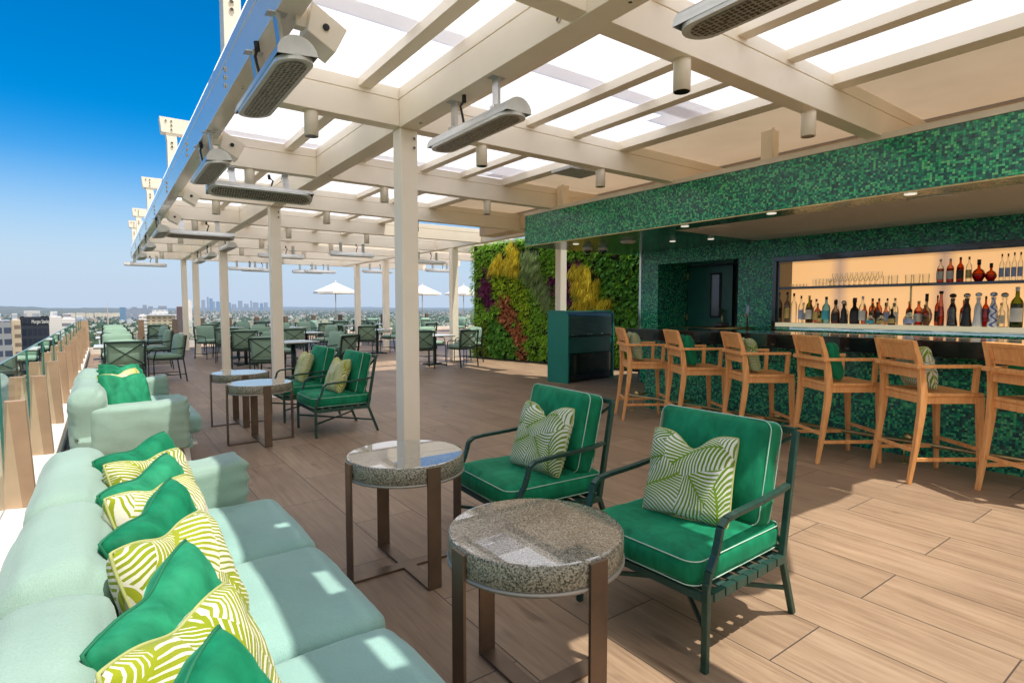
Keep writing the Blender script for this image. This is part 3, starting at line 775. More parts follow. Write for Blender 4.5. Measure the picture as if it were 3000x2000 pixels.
mb = MB(); mb.lathe([(.09, -.045), (.12, -.03), (.12, 0)], 24, (6.62, 6.06, 2.461)); bb(mb, 'ceiling_speaker', 'white_plastic')
# back wall with door opening and bottle niche
mb = MB(); X = 8.30
mb.box(X, X + .4, 4.585, 5.235, 0, 2.895); mb.box(X, X + .4, Y0, 4.583, 2.135, 2.895); mb.box(X, X + .4, Y0, 4.583, 0, 1.10)
mb.box(X, X + .95, 6.855, 7.25, 0, 2.895); mb.box(X, X + .95, 5.237, 6.853, 2.215, 2.895)
bb(mb, 'mosaic_wall', 'green_mosaic')
mb = MB(); mb.box(9.22, 9.3, 5.0, 6.853, 0, 2.214); mb.box(X + .402, 9.22, 5.0, 5.22, 0, 2.214); bb(mb, 'door_surround', 'black_matte')
mb = MB(); mb.box(8.29, 8.35, 7.251, 7.30, 0, 2.46); bb(mb, 'corner_trim', 'steel_trim', bevel=.004)
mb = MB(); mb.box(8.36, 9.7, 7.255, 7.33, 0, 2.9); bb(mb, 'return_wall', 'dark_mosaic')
dr = bb(MB().box(9.15, 9.215, 5.88, 6.83, .01, 2.19), 'door', 'door_teal', bevel=.004)
mb = MB(); mb.box(9.135, 9.15, 6.10, 6.33, 1.235, 2.06); bb(mb, 'window_frame', 'black_matte', dr, bevel=.004)
mb = MB(); mb.box(9.128, 9.1345, 6.135, 6.295, 1.27, 2.025); bb(mb, 'pane', 'dark_glass', dr)
mb = MB(); mb.tube([(9.09, 6.03, 1.02), (9.09, 6.03, 1.40)], .018, 10); mb.tube([(9.09, 6.03, 1.06), (9.15, 6.03, 1.06)], .010, 8); mb.tube([(9.09, 6.03, 1.36), (9.15, 6.03, 1.36)], .010, 8); bb(mb, 'handle', 'brass', dr)
for z in (.35, 1.24, 2.02):
    mb = MB(); mb.box(9.125, 9.149, 6.815, 6.835, z - .06, z + .06); bb(mb, 'hinge', 'brass', dr)
# niche
mb = MB(); mb.box(8.66, 8.72, Y0, 4.58, 1.20, 2.13); bb(mb, 'backlit_panel', 'backlit_panel')
mb = MB(); mb.box(8.262, 8.299, Y0, 4.64, 2.12, 2.185); mb.box(8.262, 8.299, 4.585, 4.64, 1.06, 2.12); mb.box(8.30, 8.66, 4.545, 4.583, 1.2, 2.13); mb.box(8.3, 8.66, Y0, 4.545, 2.10, 2.134); bb(mb, 'niche_frame', 'black_gloss', bevel=.003)
mb = MB(); mb.box(8.20, 8.659, Y0, 4.544, 1.145, 1.20); bb(mb, 'niche_sill', 'sill_glow', bevel=.004)
mb = MB(); mb.box(8.31, 8.655, Y0, 4.544, 1.698, 1.735); bb(mb, 'shelf', 'black_gloss', bevel=.003)
mb = MB(); mb.box(8.63, 8.645, 2.93, 2.95, 1.2, 1.698); bb(mb, 'shelf_support', 'brass')
mb = MB(); mb.box(8.25, 8.299, Y0, 4.63, .60, 1.08); bb(mb, 'splash_panel', 'black_gloss')
mb = MB(); mb.box(7.72, 8.24, Y0, 4.85, .12, .90); bb(mb, 'back_counter', 'black_matte', bevel=.005)
mb = MB(); mb.box(7.68, 8.24, Y0, 4.88, .902, .94); bb(mb, 'back_counter_top', 'black_gloss', bevel=.004)
# tan upper wall and eave; the eave is added to block sun beside the bar
mb = MB(); mb.box(7.0, 7.4, Y0, 10.9, 3.036, 3.9); bb(mb, 'upper_wall', 'tan_stucco')
EV = [(5.09, .78), (5.3, .86), (5.62, .83), (5.9, .5), (5.95, .45), (6.4, -.1), (6.998, -.4)]
mb = MB()
for (a, b) in zip(EV[:-1], EV[1:]):
    ez = lambda x: 3.36; mb.poly([(a[0], a[1], ez(a[0])), (b[0], b[1], ez(b[0])), (b[0], 10.9, ez(b[0])), (a[0], 10.9, ez(a[0]))])
bb(mb, 'added_eave', 'tan_canvas')
for yy in (3.45, 6.9):
    mb = MB(); mb.box(5.95, 6.08, yy - .065, yy + .065, 3.036, 3.356); mb.tube([(5.92, yy - .09, 3.036), (5.92, yy - .09, 3.358)], .012, 8); bb(mb, 'roof_post', 'pergola_paint')
t = thing('flat_speaker', 'flat dark panel hung under the roof edge between two cross beams, above the bar fascia', 'speaker', (5.06, 5.55, 3.17))
mb = MB(); mb.box(-.26, .26, -.19, .19, 0, .035); mb.build('panel', 'grey_plastic', t, bevel=.006)
mb = MB(); mb.box(-.02, .02, -.02, .02, .036, .08); mb.build('bracket', 'galv_steel', t)

# ------------------------------------------------------------------ bar counter
bc = thing('bar_counter', 'long bar counter with black polished top, green mosaic front and brass foot rail', 'bar counter', (6.5, 3, 0))
def cc(mb, name, mat=None, **k):
    o = mb.build(name, mat, bc, **k); o.location = (-6.5, -3, 0); return o
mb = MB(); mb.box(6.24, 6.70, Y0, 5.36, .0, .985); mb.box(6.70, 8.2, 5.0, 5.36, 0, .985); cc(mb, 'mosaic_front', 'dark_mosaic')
mb = MB(); mb.box(6.0, 6.78, Y0, 5.52, .988, 1.135); cc(mb, 'counter_top', 'black_gloss', bevel=.006)
mb = MB(); mb.box(6.782, 8.25, 4.92, 5.52, .988, 1.128); cc(mb, 'return_top', 'brass', bevel=.004)
mb = MB(); mb.tube([(5.93, Y0, .205), (5.93, 5.4, .205)], .019, 12); cc(mb, 'foot_rail', 'brass')
for yy in (-.5, .75, 2.02, 3.28, 4.55, 5.3):
    mb = MB(); mb.ball((6.02, yy, .225), .042, 8); mb.tube([(6.02, yy, .215), (6.238, yy, .215)], .014, 8); mb.tube([(5.93, yy, 0), (5.93, yy, .20)], .009, 8); mb.lathe([(.035, 0), (.035, .008)], 16, (5.93, yy, 0))
    cc(mb, 'rail_bracket', 'brass')
t = thing('beer_tap', 'small chrome tap with coloured handle at the far end of the bar', 'tap', (7.75, 4.72, .942))
mb = MB(); mb.tube([(0, 0, 0), (0, 0, .34), (-.04, 0, .38), (-.10, 0, .36)], .014, 8); mb.build('spout', 'steel_trim', t)
mb = MB(); mb.lathe([(.018, .37), (.024, .45), (.016, .52)], 12); mb.build('handle', 'label_blue', t)
t = thing('folded_cloth', 'small dark red folded cloth on the counter behind the tap', 'cloth', (7.60, 5.05, 1.130))
mb = MB(); soft_box(mb, .11, .07, .035, .03, 6, c=(0, 0, .035)); mb.build('cloth', 'label_dark', t)

# ------------------------------------------------------------------ bottles and glassware in the niche
def lathe_obj(parent, name, prof, mat, n=14):
    return MB().lathe(prof, n).build(name, mat, parent)
def bottle(label, y, w, h, z, style, glass, lab, liquid=None, x=8.45, grp=None):
    t = thing('bottle', label, 'bottle', (x, y, z + .001), group=grp)
    r = w / 2
    if style == 'tall': prof = [(r * .96, 0), (r, .01), (r, h * .58), (r * .85, h * .66), (r * .34, h * .76), (r * .30, h * .90)]; cap = (r * .34, h * .90, h)
    elif style == 'slim': prof = [(r, 0), (r * .98, h * .3), (r * .75, h * .55), (r * .42, h * .8), (r * .36, h * .92)]; cap = (r * .6, h * .92, h)
    elif style == 'squat': prof = [(r, 0), (r * 1.02, h * .08), (r, h * .45), (r * .8, h * .58), (r * .36, h * .66), (r * .33, h * .82)]; cap = (r * .42, h * .82, h)
    elif style == 'bell': prof = [(r * .95, 0), (r, h * .04), (r * .92, h * .12), (r * .76, h * .26), (r * .70, h * .40), (r * .74, h * .50), (r * .58, h * .60), (r * .36, h * .68), (r * .34, h * .74), (r * .46, h * .82)]; cap = None
    elif style == 'decanter': prof = [(r * .55, 0), (r * .98, h * .22), (r, h * .34), (r * .75, h * .5), (r * .25, h * .60), (r * .22, h * .76)]; cap = (r * .30, h * .76, h)
    lathe_obj(t, 'body', prof, glass, 20 if style in ('bell', 'decanter') else 14)
    if liquid: lathe_obj(t, 'liquid', [(max(.002, p - .004), q + .003) for p, q in prof[:3]], liquid)
    if style == 'bell':
        mb = MB(); mb.ball((0, 0, h * .90), r * .66, 8, (1, 1, .8)); mb.build('stopper', glass if 'ceramic' in glass else 'steel_trim', t)
    elif cap: lathe_obj(t, 'cap', [(cap[0], cap[1]), (cap[0], cap[2])], 'cap_black' if lab != 'label_white' else random.choice(['cap_black', 'label_gold', 'label_white']), 12)
    if lab:
        a, b = (.14, .48) if style in ('tall', 'slim') else (.10, .40)
        k = 1.012 if style != 'slim' else 1.0
        n = 8; mb = MB()
        for i in range(n):
            for_ = []
            t0 = PI * .62 + PI * .76 * i / n; t1 = PI * .62 + PI * .76 * (i + 1) / n
            rr = (r + .0015) * k
            mb.poly([(rr * math.cos(t0), rr * math.sin(t0), h * a), (rr * math.cos(t1), rr * math.sin(t1), h * a), (rr * math.cos(t1), rr * math.sin(t1), h * b), (rr * math.cos(t0), rr * math.sin(t0), h * b)], True)
        mb.build('label', lab, t)
    return t
LOW = [(4.48, .088, .46, 'tall', 'smoke_glass', 'label_gold', None, 'dark tall bottle with gold label at the left end of the lower shelf'),
 (4.38, .080, .44, 'tall', 'clear_glass', None, None, 'plain clear tall bottle second on the lower shelf'),
 (4.27, .069, .40, 'tall', 'clear_glass', 'label_blue', None, 'clear bottle with blue label third on the lower shelf'),
 (4.15, .086, .40, 'tall', 'olive_glass', 'label_white', 'rose_glass', 'green necked bottle with pink label on the lower shelf'),
 (4.05, .077, .35, 'tall', 'clear_glass', 'label_gold', None, 'clear bottle with gold label beside the green necked bottle'),
 (3.985, .07, .18, 'squat', 'olive_glass', 'label_gold', None, 'small gold and olive bottle low at the front of the shelf'),
 (3.91, .10, .38, 'tall', 'blue_glass', 'label_teal', None, 'bottle with bright turquoise label on the lower shelf'),
 (3.78, .105, .33, 'squat', 'smoke_glass', 'label_dark', 'amber_glass', 'dark squat bottle with amber spirit after the turquoise label'),
 (3.67, .098, .33, 'bell', 'label_dark', None, None, 'dark navy rounded bottle with a broad base'),
 (3.53, .11, .36, 'squat', 'cap_black', 'label_dark', None, 'black squat bottle on the lower shelf, tallest black one left of the post'),
 (3.43, .085, .38, 'tall', 'clear_glass', 'label_white', None, 'clear bottle with white and violet label left of the shelf post'),
 (3.34, .08, .35, 'tall', 'rose_glass', None, None, 'pale rose bottle, first of three alike behind the squat bottles'),
 (3.26, .07, .35, 'tall', 'rose_glass', 'label_dark', None, 'pale rose bottle with dark label, second of three behind'),
 (3.16, .064, .35, 'tall', 'clear_glass', 'label_blue', None, 'slim clear bottle with blue label behind the squat bottles'),
 (3.04, .074, .35, 'tall', 'clear_glass', 'label_white', None, 'clear bottle just left of the shelf post'),
 (2.87, .125, .20, 'squat', 'clear_glass', 'label_blue', None, 'squat clear bottle with pale blue label right of the shelf post'),
 (2.80, .095, .31, 'tall', 'rose_glass', 'label_white', 'amber_glass', 'square shouldered amber bottle with dark stopper behind'),
 (2.69, .115, .40, 'decanter', 'smoke_glass', None, None, 'tall grey bottle on a wide round foot'),
 (2.60, .052, .38, 'tall', 'amber_glass', 'label_dark', None, 'narrow amber bottle squeezed beside the slender tapered bottle'),
 (2.54, .070, .43, 'slim', 'rose_glass', None, 'rose_glass', 'slender tapered bottle of pinkish spirit'),
 (2.42, .103, .41, 'bell', 'ceramic_black', None, None, 'black ceramic bell bottle with silver mark, first of two'),
 (2.28, .105, .41, 'bell', 'cap_black', None, None, 'matt black ceramic bell bottle next to the white one'),
 (2.17, .097, .42, 'bell', 'ceramic_white', None, None, 'plain white ceramic bell bottle'),
 (2.10, .06, .36, 'tall', 'amber_glass', None, 'amber_glass', 'red amber bottle between the white bell bottles'),
 (2.03, .103, .42, 'bell', 'ceramic_blue', None, None, 'white ceramic bell bottle painted with blue swirls'),
 (1.93, .106, .41, 'bell', 'clear_glass', None, None, 'clear glass bell bottle with silver stopper'),
 (1.82, .110, .46, 'tall', 'olive_glass', 'label_white', 'olive_glass', 'tall bottle with cream label at the right end of the lower shelf')]
LOWF = [(3.28, .11, .15, 'squat', 'clear_glass', 'label_teal', 'small round clear bottle in front, teal label'),
 (3.15, .112, .15, 'squat', 'clear_glass', 'label_gold', 'small round clear bottle in front, gold label'),
 (3.03, .087, .21, 'squat', 'cap_black', 'label_gold', 'small black bottle with gold oval label in front of the post')]
UP = [(2.57, .084, .29, 'tall', 'clear_glass', 'label_white', 'amber_glass', 'whisky bottle with pale label, first bottle on the upper shelf'),
 (2.47, .084, .29, 'tall', 'rose_glass', 'label_white', 'amber_glass', 'amber whisky bottle second on the upper shelf'),
 (2.37, .080, .30, 'tall', 'amber_glass', 'label_dark', 'amber_glass', 'whisky bottle with black label third on the upper shelf'),
 (2.285, .066, .30, 'tall', 'clear_glass', 'label_gold', None, 'pale bottle beside the cut glass decanters'),
 (2.19, .14, .26, 'decanter', 'amber_glass', None, 'amber_glass', 'wide red amber cut decanter, left of the pair'),
 (2.075, .12, .21, 'decanter', 'amber_glass', None, 'amber_glass', 'wide red amber cut decanter, right of the pair'),
 (1.98, .05, .31, 'tall', 'clear_glass', 'label_blue', None, 'slim bottle with pale blue label, first of four on the upper shelf'),
 (1.925, .05, .31, 'tall', 'clear_glass', 'label_blue', None, 'slim bottle with pale blue label, second of four on the upper shelf'),
 (1.87, .05, .32, 'tall', 'clear_glass', 'label_blue', None, 'slim bottle with pale blue label, third of four on the upper shelf'),
 (1.815, .052, .32, 'tall', 'clear_glass', 'label_blue', None, 'slim bottle with pale blue label, last of four on the upper shelf')]
for (y, w, h, st, gl, lb, lq, lab) in LOW: bottle(lab, y, w * 1.08, h, 1.20, st, gl, lb, lq, x=8.50 if 'behind' in lab or 'squeezed' in lab else 8.42, grp='bottles on the lower shelf')
rb = random.Random(4)
for y in (4.32, 4.21, 4.10, 3.86, 3.72, 3.60, 3.47, 3.385, 3.30, 3.21, 3.10, 2.94, 2.75, 2.48, 2.36, 2.22, 1.98, 1.88):
    bottle('bottle in the back row, half hidden behind the front bottles of the lower shelf', y + rb.uniform(-.015, .015), rb.uniform(.07, .09), rb.uniform(.26, .36), 1.20, rb.choice(['tall', 'tall', 'squat']), rb.choice(['clear_glass', 'rose_glass', 'amber_glass', 'olive_glass', 'clear_glass']), rb.choice(['label_white', 'label_gold', 'label_white', 'label_blue']), rb.choice([None, 'amber_glass', None]), x=8.585, grp='back row bottles on the lower shelf')
for (y, w, h, st, gl, lb, lab) in LOWF: bottle(lab, y, w * .94, h, 1.20, st, gl, lb, None, x=8.30, grp='bottles on the lower shelf')
for (y, w, h, st, gl, lb, lq, lab) in UP: bottle(lab, y, w * .92, h, 1.735, st, gl, lb, lq, x=8.45, grp='bottles on the upper shelf')
def glassware(y, h, r, x, label, grp, stem=False):
    mb = MB()
    if stem: mb.lathe([(r * .8, 0), (r * .8, .004), (.005, .012), (.005, h * .45), (r * .6, h * .55), (r, h * .8), (r * .92, h)], 12, cap=False)
    else: mb.lathe([(r * .82, 0), (r * .86, .006), (r, h)], 12, cap=False)
    o = mb.build('drinking_glass', 'clear_glass'); o.location = (x, y, 1.7355); tag(o, label, 'glass', grp)
for i in range(5): glassware(4.44 - i * .052, .04, .024, 8.45, 'tiny shot glass in the row at the left end of the upper shelf', 'shot glasses on the upper shelf')
for i in range(6): glassware(4.11 - i * .05, .11, .023, 8.46, 'straight tumbler in the row between shot glasses and stemmed glasses', 'tumblers on the upper shelf')
for r_ in range(2):
    for i in range(10): glassware(3.86 - i * .066, .18 if r_ else .10, .029, 8.52 if r_ else 8.40, ('stemmed cocktail glass in the back row of the upper shelf' if r_ else 'low coupe glass in front of the stemmed glasses'), ('stemmed glasses on the upper shelf' if r_ else 'coupe glasses on the upper shelf'), True)
for y in (3.17, 3.07, 2.91, 2.82, 2.72): glassware(y, .12, .042, 8.45, 'wide rocks glass standing near the shelf post', 'rocks glasses on the upper shelf')

# ------------------------------------------------------------------ roll-top cabinet
cab = thing('roll_top_cabinet', 'dark green host cabinet with rounded roll-top shutter in front of the plant wall', 'cabinet', (7.0, 7.86, 0), rad(8))
W, D, Hh, R = 1.44, .52, 1.37, .13
def side(x0, x1, name):
    mb = MB(); pr = [(0, 0), (D, 0), (D, Hh)] + [(R - R * math.sin(PI / 2 * k / 8), Hh - R + R * math.cos(PI / 2 * k / 8)) for k in range(9)]
    n0 = len(mb.v); mb.v += [(x0, a, b) for a, b in pr] + [(x1, a, b) for a, b in pr]; N = len(pr)
    mb.face([n0 + k for k in range(N)]); mb.face([n0 + N + k for k in range(N)][::-1])
    for k in range(N): mb.face([n0 + k, n0 + N + k, n0 + N + (k + 1) % N, n0 + (k + 1) % N])
    mb.build(name, 'teal_paint', cab, bevel=.004)
side(0, .035, 'side_panel'); side(W - .035, W, 'side_panel')
mb = MB(); mb.box(.036, W - .036, D - .02, D, .0, Hh - .01); mb.build('back_panel', 'teal_paint', cab)
mb = MB(); n = 26; pts = [(.03, .90 + (Hh - R - .90) * k / 14) for k in range(15)] + [(R - (R - .03) * math.cos(PI / 2 * k / 8), Hh - R + (R - .03) * math.sin(PI / 2 * k / 8)) for k in range(1, 9)] + [(R + .04 * k, Hh - .03) for k in range(1, 9)]
for (a, b) in zip(pts[:-1], pts[1:]):
    a, b = Vector((0, *a)), Vector((0, *b)); d = (b - a); nn = Vector((0, -d.z, d.y)).normalized() * .006; m1, m2 = a + d * .12 + nn, b - d * .12 + nn
    for (p, q) in ((a, m1), (m1, m2), (m2, b)): mb.poly([(.036, p.y, p.z), (W - .036, p.y, p.z), (W - .036, q.y, q.z), (.036, q.y, q.z)])
mb.build('roll_shutter', 'teal_shutter', cab)
mb = MB(); mb.box(.036, W - .036, .01, .05, .865, .905); mb.build('shutter_rail', 'black_gloss', cab, bevel=.003)
mb = MB(); mb.box(.045, W - .045, .025, .06, .555, .86); mb.build('drawer_front', 'door_teal', cab, bevel=.004)
for k in range(2):
    x0 = .045 + k * (W / 2 - .04); mb = MB(); mb.box(x0, x0 + W / 2 - .05, .03, .06, .03, .54); dd = mb.build('base_door', 'black_gloss', cab, bevel=.003)
for x in (.09, .55, .66, 1.0): 
    mb = MB(); mb.box(x, x + .07, -.002, .01, .905, .925); mb.build('handle', 'steel_trim', cab)

# ------------------------------------------------------------------ living plant wall
A, B = Vector((8.71, 13.62, 0)), Vector((9.78, 8.56, 0)); TW = (B - A).normalized(); NW = Vector((TW.y, -TW.x, 0))
LW = thing('living_wall', 'vertical garden wall of ferns with yellow, purple and rust plant patches', 'plant wall', A, math.atan2(TW.y, TW.x))
mb = MB(); mb.box(-.18, 5.6, .0, .25, .0, 3.16); mb.build('backing_panel', 'soil', LW)
mb = MB(); mb.box(-.2, 5.6, -.22, -.0, .0, .03); mb.build('base_trough', 'black_matte', LW)
mb = MB(); mb.box(-.25, 5.6, -.05, .27, 3.16, 3.24); mb.build('top_cap', 'pergola_paint', LW)
REG = [('yellow_grass', 'leaf_yellow', 'grass', [[(1.26, 3.18), (1.68, 3.15), (1.68, 2.84), (1.3, 2.9)], [(.72, 2.9), (1.68, 2.91), (1.63, 2.4), (.62, 2.44), (.57, 2.62)], [(3.37, 2.48), (3.94, 2.48), (4.17, 1.92), (4.14, 1.4), (3.5, 1.43), (3.34, 1.94)], [(4.13, 1.67), (4.56, 1.61), (4.53, 1.4), (4.14, 1.4)]]),
 ('purple_foliage', 'leaf_purple', 'small', [[(.21, 2.53), (.57, 2.52), (.67, 1.86), (.77, 1.32), (.36, 1.39), (.1, 1.72)], [(2.68, 2.19), (2.85, 2.21), (2.85, 1.69), (2.69, 1.73)], [(3.0, 2.5), (3.49, 2.54), (3.37, 2.07), (3.38, 1.46), (3.0, 1.46)], [(4.48, 2.77), (4.72, 2.75), (4.72, 2.64), (4.48, 2.65)]]),
 ('rust_foliage', 'leaf_rust', 'broad', [[(.82, 1.68), (1.26, 1.71), (1.54, 1.36), (1.72, .91), (1.91, .67), (1.95, .01), (1.68, .03), (1.4, .62), (1.01, 1.0)]]),
 ('sage_foliage', 'leaf_sage', 'grass', [[(1.72, 2.94), (2.17, 2.91), (2.52, 2.23), (2.81, 1.82), (2.81, 1.4), (2.43, 1.56), (2.08, 2.04), (1.77, 2.32)]]),
 ('dark_foliage', 'leaf_dark', 'broad', [[(.36, .91), (.97, 1.07), (1.54, .66), (1.63, -.01), (.56, .04)], [(3.94, 2.67), (5.12, 2.68), (5.6, 2.6), (5.6, .2), (4.68, .2), (4.6, 1.67), (4.2, 1.92)]]),
 ('lime_foliage', 'leaf_lime', 'small', [[(.62, 2.37), (1.63, 2.29), (1.99, 1.84), (2.0, .81), (1.63, 1.01), (1.35, 1.57), (.72, 1.86)]]),
 ('moss_foliage', 'leaf_moss', 'small', [[(-.19, 1.05), (.36, .99), (.51, .07), (-.06, .07)]])]
def inside(p, poly):
    c = False; n = len(poly)
    for i in range(n):
        (x1, y1), (x2, y2) = poly[i], poly[(i + 1) % n]
        if (y1 > p[1]) != (y2 > p[1]) and p[0] < (x2 - x1) * (p[1] - y1) / (y2 - y1) + x1: c = not c
    return c
LM = {r[0]: (MB(), r[1]) for r in REG}; LM['fern_foliage'] = (MB(), 'leaf_fern')
rnd = random.Random(5)
def leaf(mb, o, d, L, w, n):
    """folded leaf blade of two quads per side, pointing along d"""
    s = d.cross(n).normalized() * w; m = o + d * L * .5 - n * L * .06; t = o + d * L + n * L * -.22
    a = len(mb.v); mb.v += [tuple(o), tuple(m + s + n * w * .3), tuple(m), tuple(m - s + n * w * .3), tuple(t)]
    mb.face([a, a + 1, a + 4, a + 2]); mb.face([a, a + 2, a + 4, a + 3])
STEP = .135
for iu in range(int(5.7 / STEP)):
    for iv in range(int(3.3 / STEP)):
        u = -.2 + (iu + .5 + rnd.uniform(-.4, .4)) * STEP; v = (iv + .5 + rnd.uniform(-.4, .4)) * STEP
        if v > 3.2: continue
        q = (u + .09 * noise.noise(Vector((u * 4, v * 4, 0))) + rnd.uniform(-.03, .03), v + .09 * noise.noise(Vector((u * 4, v * 4, 9))) + rnd.uniform(-.03, .03))
        key, kind = 'fern_foliage', 'small'
        for nm, mt, kd, polys in REG:
            if any(inside(q, P) for P in polys) and rnd.random() > .04: key, kind = nm, kd; break
        mb = LM[key][0]; size = rnd.uniform(.7, 1.25)
        out = .04 + .10 * (noise.noise(Vector((u * 2.2, v * 2.2, 3))) + .45) + rnd.uniform(0, .05)
        if kind == 'grass':
            for k in range(44):
                d = Vector((rnd.uniform(-.38, .38), -rnd.uniform(.1, .75), -rnd.uniform(.55, 1))).normalized()
                leaf(mb, Vector((u + rnd.uniform(-.07, .07), -out - rnd.uniform(-.03, .09), v + rnd.uniform(-.05, .08))), d, rnd.uniform(.14, .32), rnd.uniform(.0035, .007), Vector((rnd.uniform(-.3, .3), -1, .4)).normalized())
        else:
            big = kind == 'broad'; N = 15 if big else 30
            for k in range(N):
                f = 2 * PI * k / N * 2.4 + rnd.uniform(-.4, .4); spread = rnd.uniform(.35, 1.0)
                d = Vector((math.cos(f) * spread, -rnd.uniform(.35, 1.0), math.sin(f) * spread - .22)).normalized()
                L = rnd.uniform(.09, .17) * size * (1.0 if big else .85); w_ = L * (.23 if big else .11)
                n = (Vector((0, -.45, 1)) + Vector((rnd.uniform(-.4, .4), rnd.uniform(-.4, .2), rnd.uniform(-.3, .3)))).normalized()
                leaf(mb, Vector((u + .02 * math.cos(f), -out * rnd.uniform(.4, 1.05), v + .02 * math.sin(f))), d, L, w_, n)
for k, (mb, m) in LM.items(): mb.build(k, m, LW)

# ------------------------------------------------------------------ bar stools
def stool_proto():
    t = thing('bar_stool', '', 'bar stool')
    mb = MB(); mb.box(-.245, .245, -.285, .215, .712, .742); mb.build('seat', 'teak', t, bevel=.008)
    mb = MB(); mb.box(-.22, .22, -.272, -.25, .655, .711); mb.box(-.235, -.213, -.249, .21, .655, .711); mb.box(.213, .235, -.249, .21, .655, .711); mb.box(-.212, .212, .19, .212, .655, .711); mb.build('apron', 'teak', t, bevel=.003)
    for sx in (-1, 1):
        mb = MB(); x = sx * .228
        P = [(0, .290, .026), (.30, .245, .040), (.58, .212, .054), (.74, .205, .060), (.90, .222, .050), (1.02, .250, .044), (1.165, .295, .036)]
        n0 = 0
        for (z, yy, d) in P:
            wx = .040 if z > .2 else .034
            xx = x - sx * .012 * max(0, (z - .74) / .4)
            mb.v += [(xx - wx / 2, yy - d / 2, z), (xx + wx / 2, yy - d / 2, z), (xx + wx / 2, yy + d / 2, z), (xx - wx / 2, yy + d / 2, z)]
        for i in range(len(P) - 1):
            a = i * 4
            for k in range(4): mb.face([a + k, a + (k + 1) % 4, a + 4 + (k + 1) % 4, a + 4 + k])
        mb.face([3, 2, 1, 0]); a = (len(P) - 1) * 4; mb.face([a, a + 1, a + 2, a + 3])
        mb.build('leg', 'teak', t, bevel=.005)
        mb = MB(); mb.bar((x, -.292, 0), (x, -.262, .71), .026, .030, .046, .052, up=(0, 1, 0)); mb.build('leg', 'teak', t, bevel=.005)
        mb = MB(); mb.box(sx * .245 - .024, sx * .245 + .024, -.235, .255, .945, .972); mb.build('armrest', 'teak', t, bevel=.006)
        mb = MB(); mb.bar((sx * .240, -.205, .744), (sx * .245, -.213, .944), .032, .038, up=(0, 1, 0)); mb.build('arm_post', 'teak', t, bevel=.004)
    mb = MB(); mb.bar((-.262, .262, .957), (.262, .262, .957), .034, .036); mb.build('back_rail', 'teak', t, bevel=.006)
    mb = MB(); Rm = Matrix.Translation((0, .236, .99)) @ Matrix.Rotation(rad(-17), 4, 'X')
    mb.box(-.197, .197, -.014, .014, .015, .04); mb.box(-.197, .197, -.014, .014, .152, .182); mb.box(-.197, -.172, -.014, .014, .042, .150); mb.box(.172, .197, -.014, .014, .042, .150); mb.xform(Rm); mb.build('back_frame', 'teak', t, bevel=.003)
    mb = MB(); mb.box(-.171, .171, -.007, .007, .041, .151); mb.xform(Rm); mb.build('back_panel', 'teak', t)
    mb = MB(); mb.box(-.20, .20, .226, .242, .86, .935); mb.build('lower_back_rail', 'teak', t, bevel=.003)
    for sx in (-1, 1):
        mb = MB(); mb.box(sx * .228 - .011, sx * .228 + .011, -.275, .252, .185, .215); mb.build('stretcher', 'teak', t, bevel=.003)
    mb = MB(); mb.box(-.215, .215, .236, .258, .255, .285); mb.build('stretcher', 'teak', t, bevel=.003)
    mb = MB(); mb.box(-.215, .215, -.29, -.268, .265, .297); mb.build('stretcher', 'teak', t, bevel=.003)
    return t
ST0 = stool_proto()
STP = [(5.66, 4.92), (5.64, 4.10), (5.63, 3.31), (5.62, 2.50), (5.61, 1.765), (5.63, 1.02)]
SN = ['first teak bar stool, nearest the green cabinet, palm pillow on it', 'second teak bar stool from the green cabinet, green pillow on it', 'third teak bar stool, palm pillow, partly behind the front armchair back',
      'fourth teak bar stool, green velvet pillow on its seat', 'fifth teak bar stool with a palm print pillow, second from the right edge', 'teak bar stool cut off by the right edge of the photo']
for i, (x, yy) in enumerate(STP):
    rz = rad(55 + (0, 2, -1, 1, 0, 3)[i])
    if i == 0: o = ST0; o.location = (x, yy, 0); o.rotation_euler.z = rz; o['label'] = SN[0]; o['group'] = 'bar stools'
    else: o = dup(ST0, label=SN[i], loc=(x, yy, 0), rotz=rz)
    ph = rad(55); off = Matrix.Rotation(rz, 3, 'Z') @ Vector((.0, .10, 0))
    g = i % 2
    pillow(('green velvet' if g else 'white and green palm print') + ' pillow on the ' + ON[i] + ' bar stool from the cabinet', (x + off.x, yy + off.y, .935), rz, rad(-14), .37, .37, .15, .03,
           'emerald_velvet' if g else 'palm_print_green', seed=20 + i, group='pillows on the bar stools')

